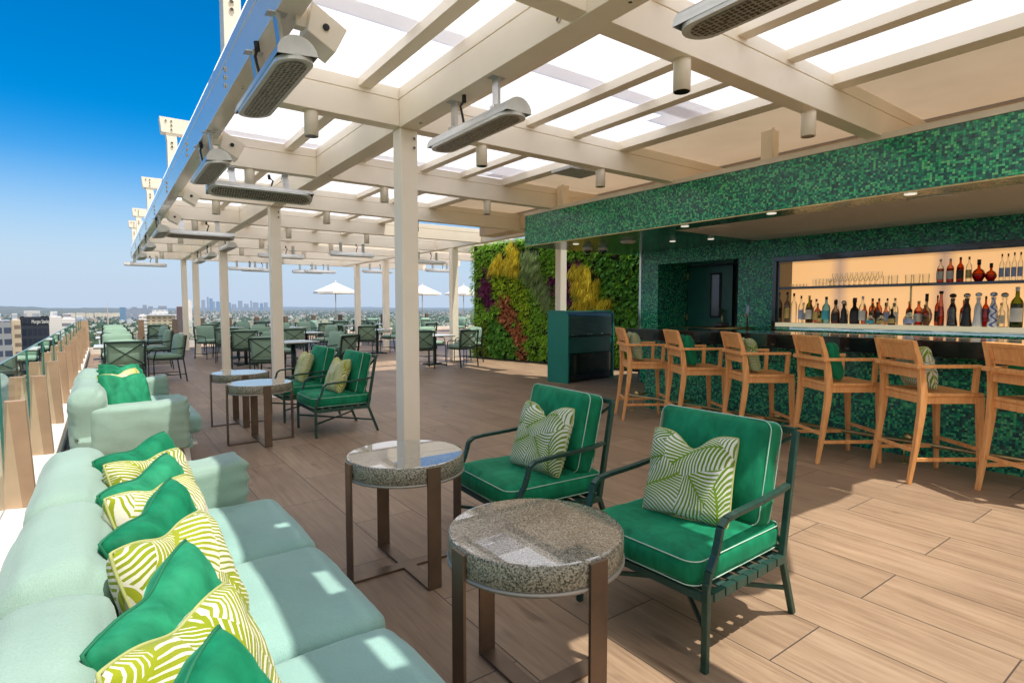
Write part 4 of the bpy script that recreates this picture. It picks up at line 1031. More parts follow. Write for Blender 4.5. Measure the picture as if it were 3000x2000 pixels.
# ------------------------------------------------------------------ lounge armchairs
def piping_loop(hx, hy, z, r, bul=0, n=6, c=(0, 0, 0), plane='xy', off=.0):
    pts = []
    for (cx, cy, a0) in ((hx - r, hy - r, 0), (-hx + r, hy - r, 90), (-hx + r, -hy + r, 180), (hx - r, -hy + r, 270)):
        for k in range(n + 1):
            a = rad(a0 + 90 * k / n); pts.append((cx + r * math.cos(a), cy + r * math.sin(a)))
    out = []; m = len(pts)
    for i in range(m):
        p, q = pts[i], pts[(i + 1) % m]; seg = max(1, int(math.dist(p, q) / .06))
        for k in range(seg): t = k / seg; out.append((p[0] + (q[0] - p[0]) * t, p[1] + (q[1] - p[1]) * t))
    if plane == 'xy': return [(x + c[0], yy + c[1], z + c[2]) for x, yy in out]
    return [(x + c[0], z + c[1], yy + c[2]) for x, yy in out]
def lounge_proto():
    t = thing('lounge_armchair', '', 'armchair')
    for sx in (-1, 1):
        x = sx * .345
        mb = MB()
        mb.bar((x, -.35, 0), (x, -.35, .36), .026, .026, up=(0, 1, 0)); mb.build('leg', 'green_metal', t, bevel=.004)
        mb = MB(); pts = [(x, -.35, .34), (x, -.335, .40), (x, -.295, .455), (x, -.275, .51), (x, -.262, .56), (x, -.225, .585), (x, -.15, .592), (x, .05, .60), (x, .20, .612), (x, .28, .625)]
        for a, b in zip(pts[:-1], pts[1:]): mb.bar(a, b, .030, .020)
        mb.build('armrest', 'green_metal', t, bevel=.003)
        mb = MB(); mb.bar((x, .36, 0), (x, .245, .30), .026, .026, up=(0, 1, 0)); mb.bar((x, .245, .30), (x, .345, .865), .028, .028, up=(0, 1, 0)); mb.build('leg', 'green_metal', t, bevel=.004)
        mb = MB(); mb.bar((x, -.34, .295), (x, .25, .295), .022, .030)
        for k in range(7): yy = -.28 + k * .082; mb.box(x - .0155, x + .0155, yy - .036, yy + .036, .277, .313)
        mb.build('seat_rail', 'green_metal', t, bevel=.002)
    mb = MB(); mb.bar((-.345, -.345, .295), (.345, -.345, .295), .026, .03); mb.bar((-.345, .245, .295), (.345, .245, .295), .026, .03)
    for k in range(7): yy = -.28 + k * .082; mb.box(-.325, .325, yy - .028, yy + .028, .298, .304)
    mb.build('seat_frame', 'strap', t)
    mb = MB(); mb.bar((-.345, .345, .865), (.345, .345, .865), .028, .028); mb.bar((-.345, .252, .335), (.345, .252, .335), .022, .022)
    mb.bar((-.34, .258, .36), (.34, .338, .84), .016, .016); mb.bar((.34, .258, .36), (-.34, .338, .84), .016, .016)
    mb.build('back_frame', 'green_metal', t, bevel=.003)
    mb = MB(); mb.bar((-.345, -.345, .155), (.345, .312, .135), .014, .018); mb.bar((.345, -.345, .155), (-.345, .312, .135), .014, .018); mb.build('cross_stretcher', 'green_metal', t)
    c = (0, -.035, .382)
    sc_ = soft_box(MB(), .315, .345, .068, .055, 14, (.004, .012, .016), .010, 4., 3., c).build('seat_cushion', 'emerald_velvet', t)
    MB().tube(piping_loop(.312, .344, .048, .06, c=c), .0028, 6, True).build('piping', 'piping_white', sc_)
    MB().tube(piping_loop(.312, .344, -.048, .06, c=c), .0028, 6, True).build('piping', 'piping_white', sc_)
    mb = soft_box(MB(), .305, .065, .245, .045, 18, (-.012, .05, -.016), .014, 5., 7.)
    Rm = Matrix.Translation((0, .215, .672)) @ Matrix.Rotation(rad(-13), 4, 'X')
    bk = mb.xform(Rm).build('back_cushion', 'emerald_velvet', t)
    for s in (-1, 1):
        mb = MB(); mb.tube(piping_loop(.298, .238, s * .050, .045, plane='xz'), .0028, 6, True); mb.xform(Rm).build('piping', 'piping_white', bk)
    return t
LC = lounge_proto()
CH = [((2.20, 1.635), -88, 'nearest green velvet armchair on dark metal frame, beside the front granite table', 'palm print pillow on the nearest green velvet armchair'),
      ((2.13, 2.72), -93, 'green velvet armchair behind the nearest one, beside the second granite table', 'palm print pillow on the armchair behind the nearest one'),
      ((2.19, 6.52), -90, 'green velvet armchair in the far pair, the one nearer the camera', 'palm print pillow on the nearer chair of the far armchair pair'),
      ((2.13, 7.60), -90, 'green velvet armchair in the far pair, partly hidden behind the other', 'palm print pillow on the hidden chair of the far armchair pair')]
for i, (p, rz, lab, pl) in enumerate(CH):
    if i == 0: o = LC; o.location = (*p, 0); o.rotation_euler.z = rad(rz); o['label'] = lab; o['group'] = 'green velvet armchairs'
    else: dup(LC, label=lab, loc=(*p, 0), rotz=rad(rz))
    off = Matrix.Rotation(rad(rz), 3, 'Z') @ Vector(((.02, .10, .05, -.03)[i], .0, 0))
    pillow(pl, (p[0] + off.x, p[1] + off.y, .645), rad(rz + (14, 10, 4, -6)[i]), rad(-20), .42, .42, .15, .075, 'palm_print_green' if i < 2 else 'palm_print_lime', seed=40 + i, group='palm print pillows on the armchairs')

# ------------------------------------------------------------------ granite side tables
def table_proto():
    t = thing('side_table', '', 'side table'); r = .316
    mb = MB().use('granite_edge'); mb.lathe([(r - .004, .548), (r, .552), (r, .628), (r - .004, .633)], 72, cap=False); mb.use('granite'); n0 = len(mb.v); mb.lathe([(r - .004, .633), (r - .012, .6345)], 72, cap=False); mb.poly([((r - .012) * math.cos(2 * PI * k / 72), (r - .012) * math.sin(2 * PI * k / 72), .6345) for k in range(72)]); mb.build('table_top', None, t)
    mb = MB(); mb.lathe([(r - .02, .536), (r + .004, .536), (r + .004, .547), (r - .02, .547)], 72, cap=False); mb.build('rim_ring', 'satin_ring', t)
    for k in range(4):
        a = PI / 2 * k; c, s = math.cos(a), math.sin(a)
        mb = MB(); mb.box(r + .001, r + .013, -.037, .037, .0, .628); mb.xform(Matrix.Rotation(a, 4, 'Z')); mb.build('leg', 'bronze', t, bevel=.002)
    mb = MB(); mb.box(-r, r, -.036, .036, .0, .012); mb.box(-.036, .036, -r, -.0365, .0, .012); mb.box(-.036, .036, .0365, r, .0, .012); mb.build('cross_base', 'bronze', t)
    return t
T0 = table_proto()
TB = [((1.245, 1.57), 0, 'nearest round granite side table on four flat bronze legs'), ((1.32, 2.81), 0, 'round granite side table behind the nearest one, column reflected in its top'),
      ((1.33, 6.40), 0, 'far round granite table, the nearer of the pair by the second sofa'), ((1.34, 7.55), 0, 'far round granite table, the one farther along the second sofa')]
for i, (p, a, lab) in enumerate(TB):
    if i == 0: o = T0; o.location = (*p, 0); o.rotation_euler.z = rad(a); o['label'] = lab; o['group'] = 'round granite tables'
    else: dup(T0, label=lab, loc=(*p, 0), rotz=rad(a))

# ------------------------------------------------------------------ sofas
def sofa(y0, y1, n, label, near_arm=True):
    t = thing('sofa', label, 'sofa', (.2, (y0 + y1) / 2, 0), group='mint sofas along the balustrade')
    cy = (y0 + y1) / 2
    def sp(mb, nm, m): o = mb.build(nm, m, t); o.location = (-.2, -cy, 0); return o
    aw = .27; a0, a1 = y0 + aw, y1 - aw; w = (a1 - a0) / n
    for i in range(n):
        yc = a0 + w * (i + .5)
        sp(soft_box(MB(), .37, w / 2 - .003, .085, .055, 18, (.02, .0, .020), .010, 4., i + y0, (.345, yc, .352)), 'seat_cushion', 'mint_seat')
    cuts = [y0 + .02] + [a0 + w * i + .06 for i in range(1, n)] + [y1 - .02]
    for i in range(n):
        yc = (cuts[i] + cuts[i + 1]) / 2; bw = cuts[i + 1] - cuts[i]
        mb = soft_box(MB(), .128, bw / 2 + .004, .268, .098, 22, (.010, .004, .020), .010, 2.5, i * 3 + y0, (-.125, yc, .495))
        # gathered tuck at each end of the roll
        for k, v in enumerate(mb.v):
            e = min(abs(v[1] - (yc - bw / 2)), abs(v[1] - (yc + bw / 2)))
            if v[2] > .40:
                g = math.exp(-(e / .045) ** 2); g2 = math.exp(-(e / .15) ** 2)
                cr = noise.noise(Vector((v[0] * 22, v[1] * 5 + i, v[2] * 22)))
                mb.v[k] = (v[0] + .012 * g2 * cr, v[1], v[2] - .030 * g + .014 * g2 * cr)
        sp(mb, 'back_cushion', 'mint_fabric')
    for (yc, s) in ((y0 + aw / 2, 1), (y1 - aw / 2, -1)):
        mb = soft_box(MB(), .345, aw / 2, .205, .038, 24, (.008, .016, .010), .010, 4., yc, (.235, yc, .412))
        for k, v in enumerate(mb.v):
            f = max(0, (v[0] - .38) / .2)
            mb.v[k] = (v[0] + .007 * f * math.sin(v[2] * 105 + v[1] * 9), v[1] + .005 * f * math.sin(v[2] * 80), v[2] + .03 * f * (1 if v[2] > .4 else 0) * (v[2] - .4) / .2)
        sp(mb, 'armrest', 'mint_fabric')
    mb = MB(); mb.box(-.22, .60, y0 + .04, y1 - .04, .205, .272); sp(mb, 'base', 'mint_seat')
    mb = MB(); mb.box(-.22, .66, a0 - .03, a1 + .03, .185, .203); sp(mb, 'base_rail', 'white_paint')
    for x in (-.2, .56):
        for yy in (y0 + .2, y1 - .2):
            mb = MB(); mb.bar((x, yy, .205), (x + .03, yy + (.03 if yy > cy else -.03), 0), .05, .05, .026, .026, up=(0, 1, 0)); sp(mb, 'leg', 'white_paint')
    return t
sofa(.66, 3.40, 3, 'long mint green sofa in the foreground with a row of green and palm pillows')
sofa(5.56, 7.76, 2, 'second mint green sofa farther along the balustrade, seen end-on')
PG = 'pillows on the near sofa'
SP = [(3.00, 'emerald_velvet', 'G'), (2.80, 'palm_print_lime', 'P'), (2.50, 'emerald_bright', 'G'), (2.32, 'palm_print_lime', 'P'), (2.07, 'emerald_velvet', 'G'), (1.82, 'palm_print_lime', 'P'), (1.45, 'emerald_bright', 'G'), (1.25, 'palm_print_lime', 'P'), (.97, 'emerald_velvet', 'G')]
PN = ['green velvet pillow against the far arm of the near sofa', 'lime palm pillow second from the far arm of the near sofa', 'light green velvet pillow third from the far arm, on the near sofa', 'lime palm pillow half hidden between two green ones on the near sofa',
      'green velvet pillow with peaked corner, middle of the near sofa row', 'large lime palm pillow in the middle of the near sofa', 'light green velvet pillow nearer the camera than the large palm pillow', 'lime palm pillow at the bottom edge of the photo', 'green velvet pillow cut off by the bottom edge, nearest of all']
for i, (yy, m, k) in enumerate(SP):
    big = .375
    pillow(PN[i], (.150 - (.03 if i > 5 else .008) + (0 if k == 'G' else .022), yy, .622 - (0 if k == 'G' else .015)), rad((44, 48, 52, 52, 57, 54, 57, 54, 57)[i]), rad((-20, -22, -19, -24, -18, -22, -20, -23, -20)[i]), .42, .42, .16, .02, m, seed=60 + i, roll=rad((-6, 5, -7, 6, -10, 5, -8, 6, -6)[i]), group=PG)
S2 = [(7.36, 'emerald_velvet', 'green velvet pillow farthest back on the second sofa'), (7.08, 'emerald_bright', 'green velvet pillow second from the far arm of the second sofa'), (6.82, 'emerald_velvet', 'green velvet pillow in the middle of the second sofa'),
      (6.55, 'palm_print_lime', 'lime palm pillow peeping between green ones on the second sofa'), (6.24, 'emerald_bright', 'large green velvet pillow in front on the second sofa')]
for i, (yy, m, lab) in enumerate(S2):
    pillow(lab, (.15, yy, .625), rad(32 + 6 * (i % 2)), rad(-24), .43, .43, .18, .03, m, seed=80 + i, roll=rad((5, -4, 6, -5, 4)[i]), group='pillows on the second sofa')

# ------------------------------------------------------------------ dining chairs and tables
def dining_chair_proto():
    t = thing('dining_chair', '', 'dining chair')
    for sx in (-1, 1):
        x = sx * .265
        mb = MB(); mb.tube([(x, -.26, 0), (x, -.255, .44)], .011, 7); mb.build('leg', 'black_metal', t)
        mb = MB(); mb.tube([(x, -.255, .43), (x, -.235, .53), (x, -.215, .60), (x, -.15, .63), (x, .05, .635), (x, .245, .65)], .011, 7); mb.build('armrest', 'black_metal', t)
        mb = MB(); mb.bar((x, .29, 0), (x, .235, .44), .022, .022, up=(0, 1, 0)); mb.bar((x, .235, .44), (x, .30, .885), .026, .026, up=(0, 1, 0)); mb.build('leg', 'black_metal', t)
        mb = MB(); mb.tube([(x, -.255, .14), (x, .272, .14)], .008, 6); mb.build('stretcher', 'black_metal', t)
    mb = MB(); mb.bar((-.265, 0, .14), (.265, 0, .14), .014, .014); mb.build('stretcher', 'black_metal', t)
    mb = MB(); mb.box(-.268, .268, -.268, .25, .425, .447); mb.build('seat_frame', 'black_metal', t)
    mb = MB(); mb.bar((-.265, .30, .875), (.265, .30, .875), .026, .030); mb.bar((-.265, .245, .49), (.265, .245, .49), .022, .024)
    mb.bar((-.26, .255, .50), (.26, .303, .87), .024, .014); mb.bar((.26, .255, .50), (-.26, .303, .87), .024, .014); mb.build('back_frame', 'black_metal', t)
    soft_box(MB(), .255, .26, .045, .04, 8, (.004, .006, .012), .006, 4., 2., (0, -.015, .493)).build('seat_cushion', 'sage_fabric', t)
    mb = soft_box(MB(), .245, .055, .205, .05, 8, (.006, .03, .012), .012, 5., 5.); mb.xform(Matrix.Translation((0, .205, .705)) @ Matrix.Rotation(rad(-8), 4, 'X')); mb.build('back_cushion', 'sage_fabric', t)
    return t
def dining_table_proto():
    t = thing('dining_table', '', 'dining table')
    mb = MB(); mb.box(-.37, .37, -.37, .37, .725, .752); mb.build('table_top', 'table_white', t, bevel=.006)
    mb = MB(); mb.box(-.375, .375, -.375, .375, .712, .724); mb.build('top_edge', 'black_metal', t)
    mb = MB(); mb.tube([(0, 0, .02), (0, 0, .712)], .042, 12); mb.build('pedestal', 'black_metal', t)
    mb = MB()
    for a in range(4): mb.bar((0, 0, .03), (.33 * math.cos(a * PI / 2 + .6), .33 * math.sin(a * PI / 2 + .6), .018), .05, .03)
    mb.build('cross_base', 'black_metal', t)
    return t
DC, DT = dining_chair_proto(), dining_table_proto(); DC['group'] = 'sage cushioned dining chairs'; DT['group'] = 'dining tables'
un = [False, False]
def dchair(x, y, rz, lab, group=None):
    if not un[0]: un[0] = True; o = DC; o.location = (x, y, 0); o.rotation_euler.z = rad(rz); o['label'] = lab
    else: o = dup(DC, label=lab, loc=(x, y, 0), rotz=rad(rz))
    if group: o['group'] = group
def dtable(x, y, rz, lab, group=None):
    if not un[1]: un[1] = True; o = DT; o.location = (x, y, 0); o.rotation_euler.z = rad(rz); o['label'] = lab
    else: o = dup(DT, label=lab, loc=(x, y, 0), rotz=rad(rz))
    if group: o['group'] = group
# rotation: 0 faces the camera side (-y), 180 faces away, -90 faces the balustrade (-x), 90 faces +x
RB = 'dining chairs in the row along the balustrade'
dchair(.27, 11.15, 180, 'dining chair with crossed metal back facing us, directly behind the second sofa')
dchair(.97, 12.75, -84, 'dining chair seen side-on, just right of the chair behind the second sofa')
dchair(.22, 13.6, 0, 'dining chair back stacked in view along the balustrade behind the cross-backed one', RB)
for i, yy in enumerate((15.0, 16.9, 18.2, 20.0)): dchair(.24, yy, 180 if i % 2 == 0 else 0, 'dining chair back stacked in view along the balustrade behind the cross-backed one', RB)
dchair(1.0, 15.4, -90, 'second side-on dining chair, behind the first one facing the balustrade')
dchair(1.15, 18.4, -80, 'third side-on dining chair facing the balustrade, left of the farthest columns')
dchair(1.35, 20.4, 180, 'dining chair with black cross back standing before the tan apartment block')
dtable(.22, 12.4, 0, 'white dining table between balustrade chairs, first behind the second sofa'); dtable(.22, 15.95, 0, 'white dining table at the balustrade, second one behind the sofa'); dtable(.22, 19.1, 0, 'white dining table at the balustrade, last before the corner')
dchair(2.40, 17.7, 25, 'dining chair with plain cushion front, just right of the fourth column')
dchair(2.62, 16.3, 168, 'cross-backed dining chair just left of the third column, half hidden')
dtable(3.05, 17.3, 20, 'white dining table seen between the third and fourth columns')
dchair(3.55, 17.9, -60, 'dining chair with wide cushion facing the third column, behind a table')
dchair(2.66, 14.35, 172, 'cross-backed dining chair between the third and second columns')
dtable(2.85, 15.2, 10, 'white dining table behind the cross-backed chair right of the third column'); dchair(3.3, 15.9, -20, 'dining chair facing us across the table right of the third column')
dchair(2.42, 10.95, 160, 'cross-backed dining chair left of the second column, nearest of the middle group')
dtable(3.08, 11.75, 15, 'white dining table on dark pedestal just right of the second column')
dchair(3.86, 12.0, -75, 'dining chair with pale cushion right of the second column, facing the table')
dchair(3.72, 10.9, -148, 'cross-backed dining chair just behind the far green armchairs')
dchair(3.05, 12.8, 10, 'dining chair hidden behind the second column, facing the camera')
dchair(3.95, 15.0, 170, 'cross-backed dining chair in mid distance right of the second column'); dtable(4.5, 15.8, 10, 'white dining table in mid distance right of the second column'); dchair(5.2, 16.4, -70, 'dining chair at the right side of the mid-distance table')
dchair(6.24, 15.95, 172, 'cross-backed dining chair left of the nearest column, beside the right-hand table'); dchair(5.98, 16.9, 105, 'dining chair facing right, left of the cross-backed chair by the nearest column')
dtable(6.85, 16.55, 5, 'white dining table directly left of the nearest column'); dchair(7.5, 16.9, -80, 'dining chair partly hidden behind the nearest column')
dchair(6.02, 11.95, 165, 'cross-backed dining chair just right of the nearest column'); dchair(7.03, 11.75, 188, 'cross-backed dining chair beside the plant wall'); dtable(6.66, 12.45, 0, 'dining table on dark pedestal between nearest column and plant wall')
dchair(7.05, 13.35, 5, 'dining chair facing us across the table beside the plant wall'); dchair(7.7, 12.55, -85, 'dining chair at the right end of the table, against the plant wall')
FG = 'dining chairs at the far end of the terrace'; FT = 'tables at the far end of the terrace'
for (x, yy, a) in ((2.8, 20.3, 160), (3.3, 22.3, 180), (4.7, 22.6, 190), (4.1, 21.6, 20), (5.0, 19.6, 30), (5.9, 20.7, 8), (6.15, 19.4, 175), (7.5, 21.9, 170), (6.9, 22.6, 40), (8.6, 22.8, 175), (9.6, 23.8, 165), (8.9, 17.3, 200), (9.5, 18.4, -60), (10.6, 21.2, 10), (11.5, 22.5, 150), (13.0, 25.0, 5), (13.8, 23.4, -90), (15.2, 25.3, -30), (8.4, 20.2, 90), (10.2, 24.9, 0)):
    dchair(x, yy, a, 'small sage dining chair in the crowded far end of the terrace', FG)
for (x, yy, a) in ((3.5, 21.2, 0), (5.3, 20.3, 20), (5.4, 23.1, 10), (7.3, 20.9, 0), (9.2, 22.2, 5), (9.2, 19.4, 10), (12.2, 24.0, 0)):
    dtable(x, yy, a, 'small white-topped table in the crowded far end of the terrace', FT)

# ------------------------------------------------------------------ parasols
def parasol(x, y, lab, s=1.0):
    t = thing('parasol', lab, 'parasol', (x, y, 0), rad(20), 'white parasols on the far terrace')
    mb = MB(); mb.tube([(0, 0, .05), (0, 0, 2.72)], .024, 10); mb.build('pole', 'galv_steel', t)
    mb = MB(); mb.lathe([(.30, 0), (.30, .05), (.05, .07)], 24); mb.build('base', 'galv_steel', t)
    mb = MB(); n = 8; r = 1.12; apex = (0, 0, 2.74)
    for k in range(n):
        a, b = 2 * PI * k / n, 2 * PI * (k + 1) / n; c = (a + b) / 2
        p = (r * math.cos(a), r * math.sin(a), 2.24); q = (r * math.cos(b), r * math.sin(b), 2.24); m = (r * .90 * math.cos(c), r * .90 * math.sin(c), 2.25)
        mb.poly([apex, p, m]); mb.poly([apex, m, q])
        d = .10; mb.poly([p, (p[0], p[1], 2.24 - d), (m[0], m[1], 2.25 - d), m]); mb.poly([m, (m[0], m[1], 2.25 - d), (q[0], q[1], 2.24 - d), q])
    mb.build('canopy', 'canvas_white', t)
    mb = MB()
    for k in range(n):
        a = 2 * PI * k / n; mb.tube([(0, 0, 2.70), (r * math.cos(a) * .98, r * math.sin(a) * .98, 2.235)], .010, 5); mb.tube([(0, 0, 2.25), (r * math.cos(a) * .5, r * math.sin(a) * .5, 2.46)], .008, 5)
    mb.build('ribs', 'galv_steel', t)
    mb = MB(); mb.ball((0, 0, 2.79), .045, 6); mb.build('finial', 'white_plastic', t)
parasol(9.95, 29.5, 'white parasol with grey shaded left half, left of the nearest column')
parasol(15.1, 29.7, 'white parasol just right of the nearest column'); parasol(17.6, 29.2, 'white parasol mostly hidden behind the edge of the plant wall')

# ------------------------------------------------------------------ city
def tower(az0, az1, dist, top, mat, label, name='office_building', depth=None, extra=None, group=None, z0=GZ):
    am = (az0 + az1) / 2; w = dist * (math.tan(rad(az1 - am)) - math.tan(rad(az0 - am))); depth = depth or w * .8
    t = thing(name, label, 'building', (*polar(am, dist + depth / 2), z0), -rad(am), group)
    h = top - z0
    MB().box(-w / 2, w / 2, -depth / 2, depth / 2, 0, h).build('walls', mat, t)
    MB().box(-w / 2 + w * .12, w / 2 - w * .3, -depth * .3, depth * .3, h, h + min(4, h * .04)).build('roof_housing', 'facade_pale' if 'white' not in mat else mat, t)
    if extra: extra(t, w, depth, h)
    return t
def dark_extra(t, w, d, h):
    mb = MB(); mb.box(-w / 2 - .2, w / 2 + .2, -d / 2 - .25, d / 2 + .2, h - 2.6, h); mb.build('parapet', 'facade_dark', t)
    cu = bpy.data.curves.new('sign_lettering', 'FONT'); cu.body = 'Morgan Stanley'; cu.size = 1.75; cu.extrude = .02; cu.align_x = 'CENTER'
    so = bpy.data.objects.new('sign_lettering', cu); COL.objects.link(so)
    dg = bpy.context.evaluated_depsgraph_get(); me = bpy.data.meshes.new_from_object(so.evaluated_get(dg)); bpy.data.objects.remove(so)
    s2 = bpy.data.objects.new('sign_lettering', me); COL.objects.link(s2); me.materials.clear(); me.materials.append(M['canvas_white'])
    s2.parent = t; s2.location = (w * .32 - 1.0, -d / 2 - .30, h - 2.55); s2.rotation_euler = (PI / 2, 0, 0); s2.scale = (.52, 1.15, 1.)
tower(-7.42, -5.68, 255, -3.2, 'facade_grey', 'grey office block with rows of dark square windows, at the left edge', depth=30)
tower(-5.66, -5.13, 262, -3.1, 'facade_tan', 'narrow beige stair tower between the grey and the dark office blocks', depth=8)
tower(-5.12, -3.44, 296, -2.4, 'facade_dark', 'dark glass office block with white name sign near its roofline', depth=24, extra=dark_extra)
tower(-3.44, -2.66, 330, -2.9, 'facade_plain', 'plain white block joined to the right of the dark office', depth=24)
tower(-2.655, -1.8, 335, -4.0, 'facade_white', 'white office building with dark strip windows beside the plain white block', depth=24)
tower(-1.79, -1.13, 430, -5.8, 'facade_slate', 'low slate blue building right of the white offices', depth=20)
for (a, b, d, z, l) in ((-2.28, -1.78, 1500, -10.7, 'first from the left'), (-1.74, -1.13, 1520, -9.9, 'second from the left'), (-1.08, -.61, 1500, -10.9, 'third from the left'), (-.55, -.05, 1540, -10.6, 'fourth from the left'), (-.05, .64, 1560, -13.2, 'fifth from the left'), (.64, 1.38, 1600, -12.9, 'last on the right')):
    tower(a, b, d * 2.9, z - 24, 'facade_cream', f'cream apartment block in the distant row, {l}', 'apartment_building', 40, group='cream apartment row')
tower(1.15, 1.57, 3200, 1.4, 'facade_blue', 'bright blue glass block on the horizon right of the radio mast')
SL = ['above the chair row', 'with the tallest of the left horizon roofs', 'left of the tan apartments', 'midway to the first column', 'widest on the left horizon', 'next to the blue glass block']
for (a, b, d, z), l in zip(((2.0, 2.36, 3600, 3.2), (2.77, 3.06, 4200, 16.4), (2.38, 2.72, 3000, -1.6), (3.16, 3.51, 3900, 7.4), (3.88, 4.51, 3600, 8.8), (1.62, 1.95, 2600, -5.1)), SL):
    tower(a, b, d, z, 'facade_slate', f'hazy slate office block on the left horizon, {l}', group='hazy blocks on the left horizon')
def tan_extra(t, w, d, h):
    MB().box(-w / 2 - 1.5, w / 2 + 1.5, -d / 2 - 1.5, d / 2 + 1.5, h, h + .8).build('roof_slab', 'facade_pale', t)
    MB().box(-w * .30, w * .28, -d * .2, d * .3, h + .8, h + 5.5).build('penthouse', 'facade_pale', t)
tower(3.01, 5.06, 640, -6.5, 'facade_tan', 'tan flat-roofed apartment block with penthouse, in front of the farthest columns', 'apartment_building', 22, tan_extra)
tower(2.45, 3.10, 820, -8.9, 'facade_white', 'white terraced apartment building left of the tan block', 'apartment_building', 20)
tower(5.24, 5.68, 1300, 2.8, 'facade_brown', 'dark red-brown tower just left of the farthest column'); tower(5.99, 6.41, 1400, 16.2, 'facade_plain', 'slim white tower between the two farthest columns', depth=12)
DTN = [(7.15, 7.45, 12000, 138.), (7.58, 7.74, 12300, 198.3), (7.77, 8.05, 12100, 169.7), (8.05, 8.23, 12500, 115.3), (8.31, 8.61, 12000, 111.1), (9.22, 9.5, 12200, 94.), (9.55, 9.94, 12000, 60.1), (10.08, 10.45, 12000, 125.9), (11.1, 11.25, 12400, 131.), (11.3, 11.79, 12000, 94.1), (11.91, 12.17, 12100, 81.9), (12.23, 12.58, 12300, 97.1), (8.72, 9.05, 12600, 76.2), (10.56, 10.96, 12600, 70.5)]
DL = ['leftmost of the cluster', 'tallest of all', 'second tallest, beside the tallest', 'lower, right of the two tallest', 'just left of the third column', 'just right of the third column', 'low and broad after the third column', 'broad tower midway between the columns', 'thin needle left of the second column', 'broad slab left of the second column', 'second last before the second column', 'last before the second column', 'low, hidden by the third column', 'low, behind the broad midway tower']
for (a, b, d, z), l in zip(DTN, DL): tower(a, b, d, z, 'facade_slate' if l[0] in 'ltb' else 'facade_blue', f'hazy blue downtown skyscraper, {l}', 'skyscraper', group='downtown skyline')
t = thing('radio_mast', 'thin pink radio mast on the horizon above the chair row', 'mast', (*polar(.33, 2500), GZ))
mb = MB(); mb.bar((0, 0, 0), (0, 0, 84), 5, 5, .8, .8, up=(0, 1, 0)); mb.build('lattice', 'facade_pink', t)
rc = random.Random(77)
HG = {'facade_cream': 'cream low building among trees in the hazy city plain', 'facade_pale': 'pale grey low building among trees in the hazy city plain', 'facade_pink': 'pinkish low building among trees in the hazy city plain', 'facade_plain': 'bright white low building among trees in the hazy city plain', 'facade_tan': 'tan low building among trees in the hazy city plain'}
protos = {}
for i in range(230):
    az = rc.uniform(-6.5, 35); d = 620 * (9 ** rc.random()); m = rc.choice(list(HG))
    w, dp, h = rc.uniform(10, 26), rc.uniform(10, 22), rc.choice([4, 6, 7, 9, 12, 16, 20]) * rc.uniform(.8, 1.2)
    if d < 1000: h = min(h, 9)
    mb = MB(); mb.box(-w / 2, w / 2, -dp / 2, dp / 2, 0, h); mb.box(-w / 2 - .4, w / 2 + .4, -dp / 2 - .4, dp / 2 + .4, h, h + .7); mb.box(-w * .2, w * .1, -dp * .2, dp * .2, h + .7, h + 2.5)
    o = mb.build('low_building', m); o.location = (*polar(az, d), GZ); o.rotation_euler.z = rc.uniform(0, 3.1)
    tag(o, HG[m], 'building', 'low ' + m.split('_')[1] + ' buildings in the city plain')
mb = MB()
for i in range(2600):
    az = rc.uniform(-10, 40); d = 900 * (14 ** rc.random()); x, y = polar(az, d); w, dp, h = rc.uniform(7, 22), rc.uniform(7, 18), rc.uniform(3, 9)
    mb.use(rc.choice(['far_roof', 'far_roof', 'far_roof_red'])); mb.box(x - w / 2, x + w / 2, y - dp / 2, y + dp / 2, GZ, GZ + h)
o = mb.build('distant_rooftops'); tag(o, 'countless tiny pale rooftops spreading to the horizon', 'rooftops', None, 'stuff')
mb = MB()
OCT = [(1, 0, .5), (.3, .9, .45), (-.8, .6, .5), (-.8, -.6, .4), (.3, -.9, .5), (.1, .1, 1.0)]
for i in range(9000):
    az = rc.uniform(-10, 40); d = 480 * (24 ** rc.random()); x, y = polar(az, d); r = rc.uniform(3, 8); h = rc.uniform(5, 13); n0 = len(mb.v)
    for (a, b, c) in OCT: mb.v.append((x + a * r * rc.uniform(.7, 1.2), y + b * r * rc.uniform(.7, 1.2), GZ + c * h * rc.uniform(.8, 1.2)))
    for (a, b, c) in OCT[:5]: mb.v.append((x + a * r * .4, y + b * r * .4, GZ))
    for k in range(5):
        mb.face([n0 + k, n0 + (k + 1) % 5, n0 + 5]); mb.face([n0 + 6 + k, n0 + 6 + (k + 1) % 5, n0 + (k + 1) % 5, n0 + k])
o = mb.build('distant_trees', 'far_leaf'); tag(o, 'hazy mass of trees across the city plain', 'trees', None, 'stuff')

# ------------------------------------------------------------------ world, sun, camera
SUN = Vector((.13, -.34, 1.0)).normalized()
w = bpy.data.worlds.new('World'); S.world = w; w.use_nodes = True
nt = w.node_tree; bg = nt.nodes['Background']
sky = nt.nodes.new('ShaderNodeTexSky'); sky.sky_type = 'NISHITA'; sky.sun_disc = False
sky.sun_elevation = math.asin(SUN.z); sky.sun_rotation = math.atan2(SUN.x, SUN.y)
sky.altitude = 100; sky.air_density = 1.0; sky.dust_density = 0.2; sky.ozone_density = 3.0
hs = nt.nodes.new('ShaderNodeHueSaturation'); hs.inputs['Saturation'].default_value = 1.65; hs.inputs['Value'].default_value = 1.08
nt.links.new(sky.outputs[0], hs.inputs['Color'])
tc = nt.nodes.new('ShaderNodeTexCoord'); sx = nt.nodes.new('ShaderNodeSeparateXYZ'); nt.links.new(tc.outputs['Generated'], sx.inputs[0])
mr = nt.nodes.new('ShaderNodeMapRange'); mr.interpolation_type = 'SMOOTHERSTEP'; nt.links.new(sx.outputs['Z'], mr.inputs['Value'])
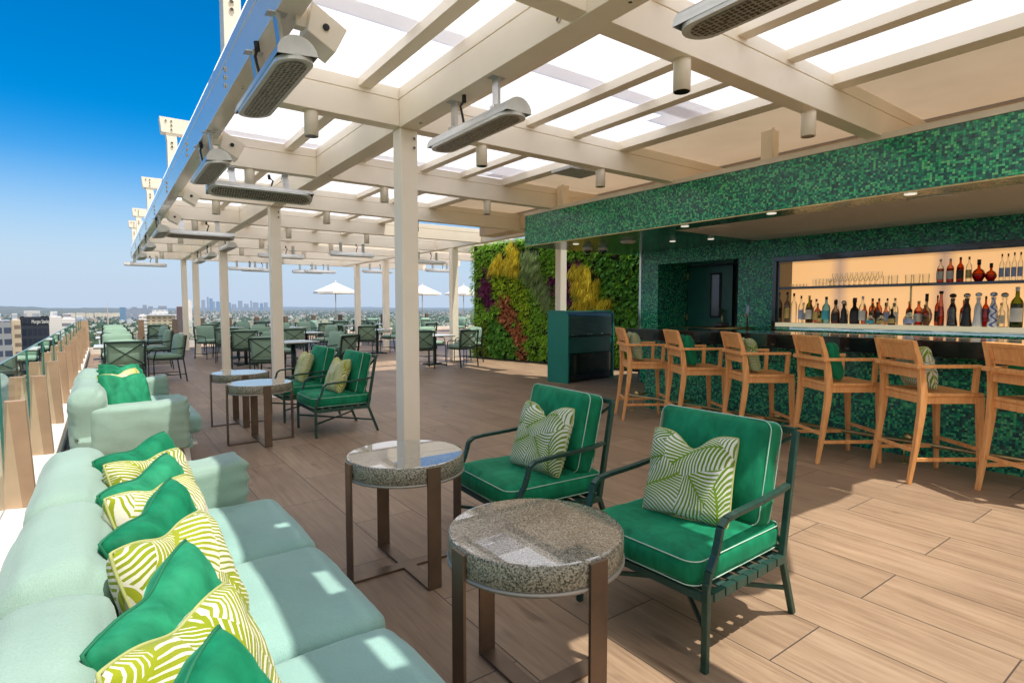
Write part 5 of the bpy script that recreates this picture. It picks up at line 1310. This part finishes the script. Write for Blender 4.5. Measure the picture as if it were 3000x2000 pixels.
mr.inputs['From Min'].default_value = -.02; mr.inputs['From Max'].default_value = .30; mr.inputs['To Min'].default_value = 1.0; mr.inputs['To Max'].default_value = 0.0
hz = nt.nodes.new('ShaderNodeMix'); hz.data_type = 'RGBA'; nt.links.new(mr.outputs[0], hz.inputs[0]); nt.links.new(hs.outputs[0], hz.inputs[6]); hz.inputs[7].default_value = (3.6, 4.45, 5.6, 1)
dt = nt.nodes.new('ShaderNodeVectorMath'); dt.operation = 'DOT_PRODUCT'; nt.links.new(tc.outputs['Generated'], dt.inputs[0]); dt.inputs[1].default_value = (-.18, -.98, .06)
gr = nt.nodes.new('ShaderNodeMapRange'); gr.interpolation_type = 'SMOOTHSTEP'; nt.links.new(dt.outputs['Value'], gr.inputs['Value'])
gr.inputs['From Min'].default_value = -.22; gr.inputs['From Max'].default_value = .75
gl_ = nt.nodes.new('ShaderNodeMix'); gl_.data_type = 'RGBA'; nt.links.new(gr.outputs[0], gl_.inputs[0]); nt.links.new(hz.outputs[2], gl_.inputs[6]); gl_.inputs[7].default_value = (7.2, 6.9, 6.4, 1)  # warm fill glow added to the sky behind the camera
nt.links.new(gl_.outputs[2], bg.inputs['Color']); bg.inputs['Strength'].default_value = .15
sl = bpy.data.lights.new('sun', 'SUN'); sl.energy = 5.0; sl.angle = rad(.53); sl.color = (1, .945, .86)
so = bpy.data.objects.new('sun', sl); COL.objects.link(so); so.rotation_euler = SUN.to_track_quat('Z', 'Y').to_euler(); so.location = (0, 0, 30)
cam = bpy.data.cameras.new('camera'); co = bpy.data.objects.new('camera', cam); COL.objects.link(co)
cam.sensor_width = 36; cam.lens = 1650 / 3000 * 36; cam.clip_start = .05; cam.clip_end = 200000
co.location = (0, 0, 1.43); co.rotation_euler = (rad(90 - 3.468), 0, rad(-35.977)); S.camera = co
S.render.engine = 'CYCLES'
S.cycles.use_denoising = True; S.cycles.max_bounces = 12; S.cycles.diffuse_bounces = 8; S.cycles.glossy_bounces = 4; S.cycles.transparent_max_bounces = 24; S.cycles.transmission_bounces = 6
S.cycles.sample_clamp_indirect = 6.0; S.cycles.caustics_reflective = False; S.cycles.caustics_refractive = False
S.view_settings.view_transform = 'Standard'; S.view_settings.look = 'None'; S.view_settings.exposure = 0; S.view_settings.gamma = 1
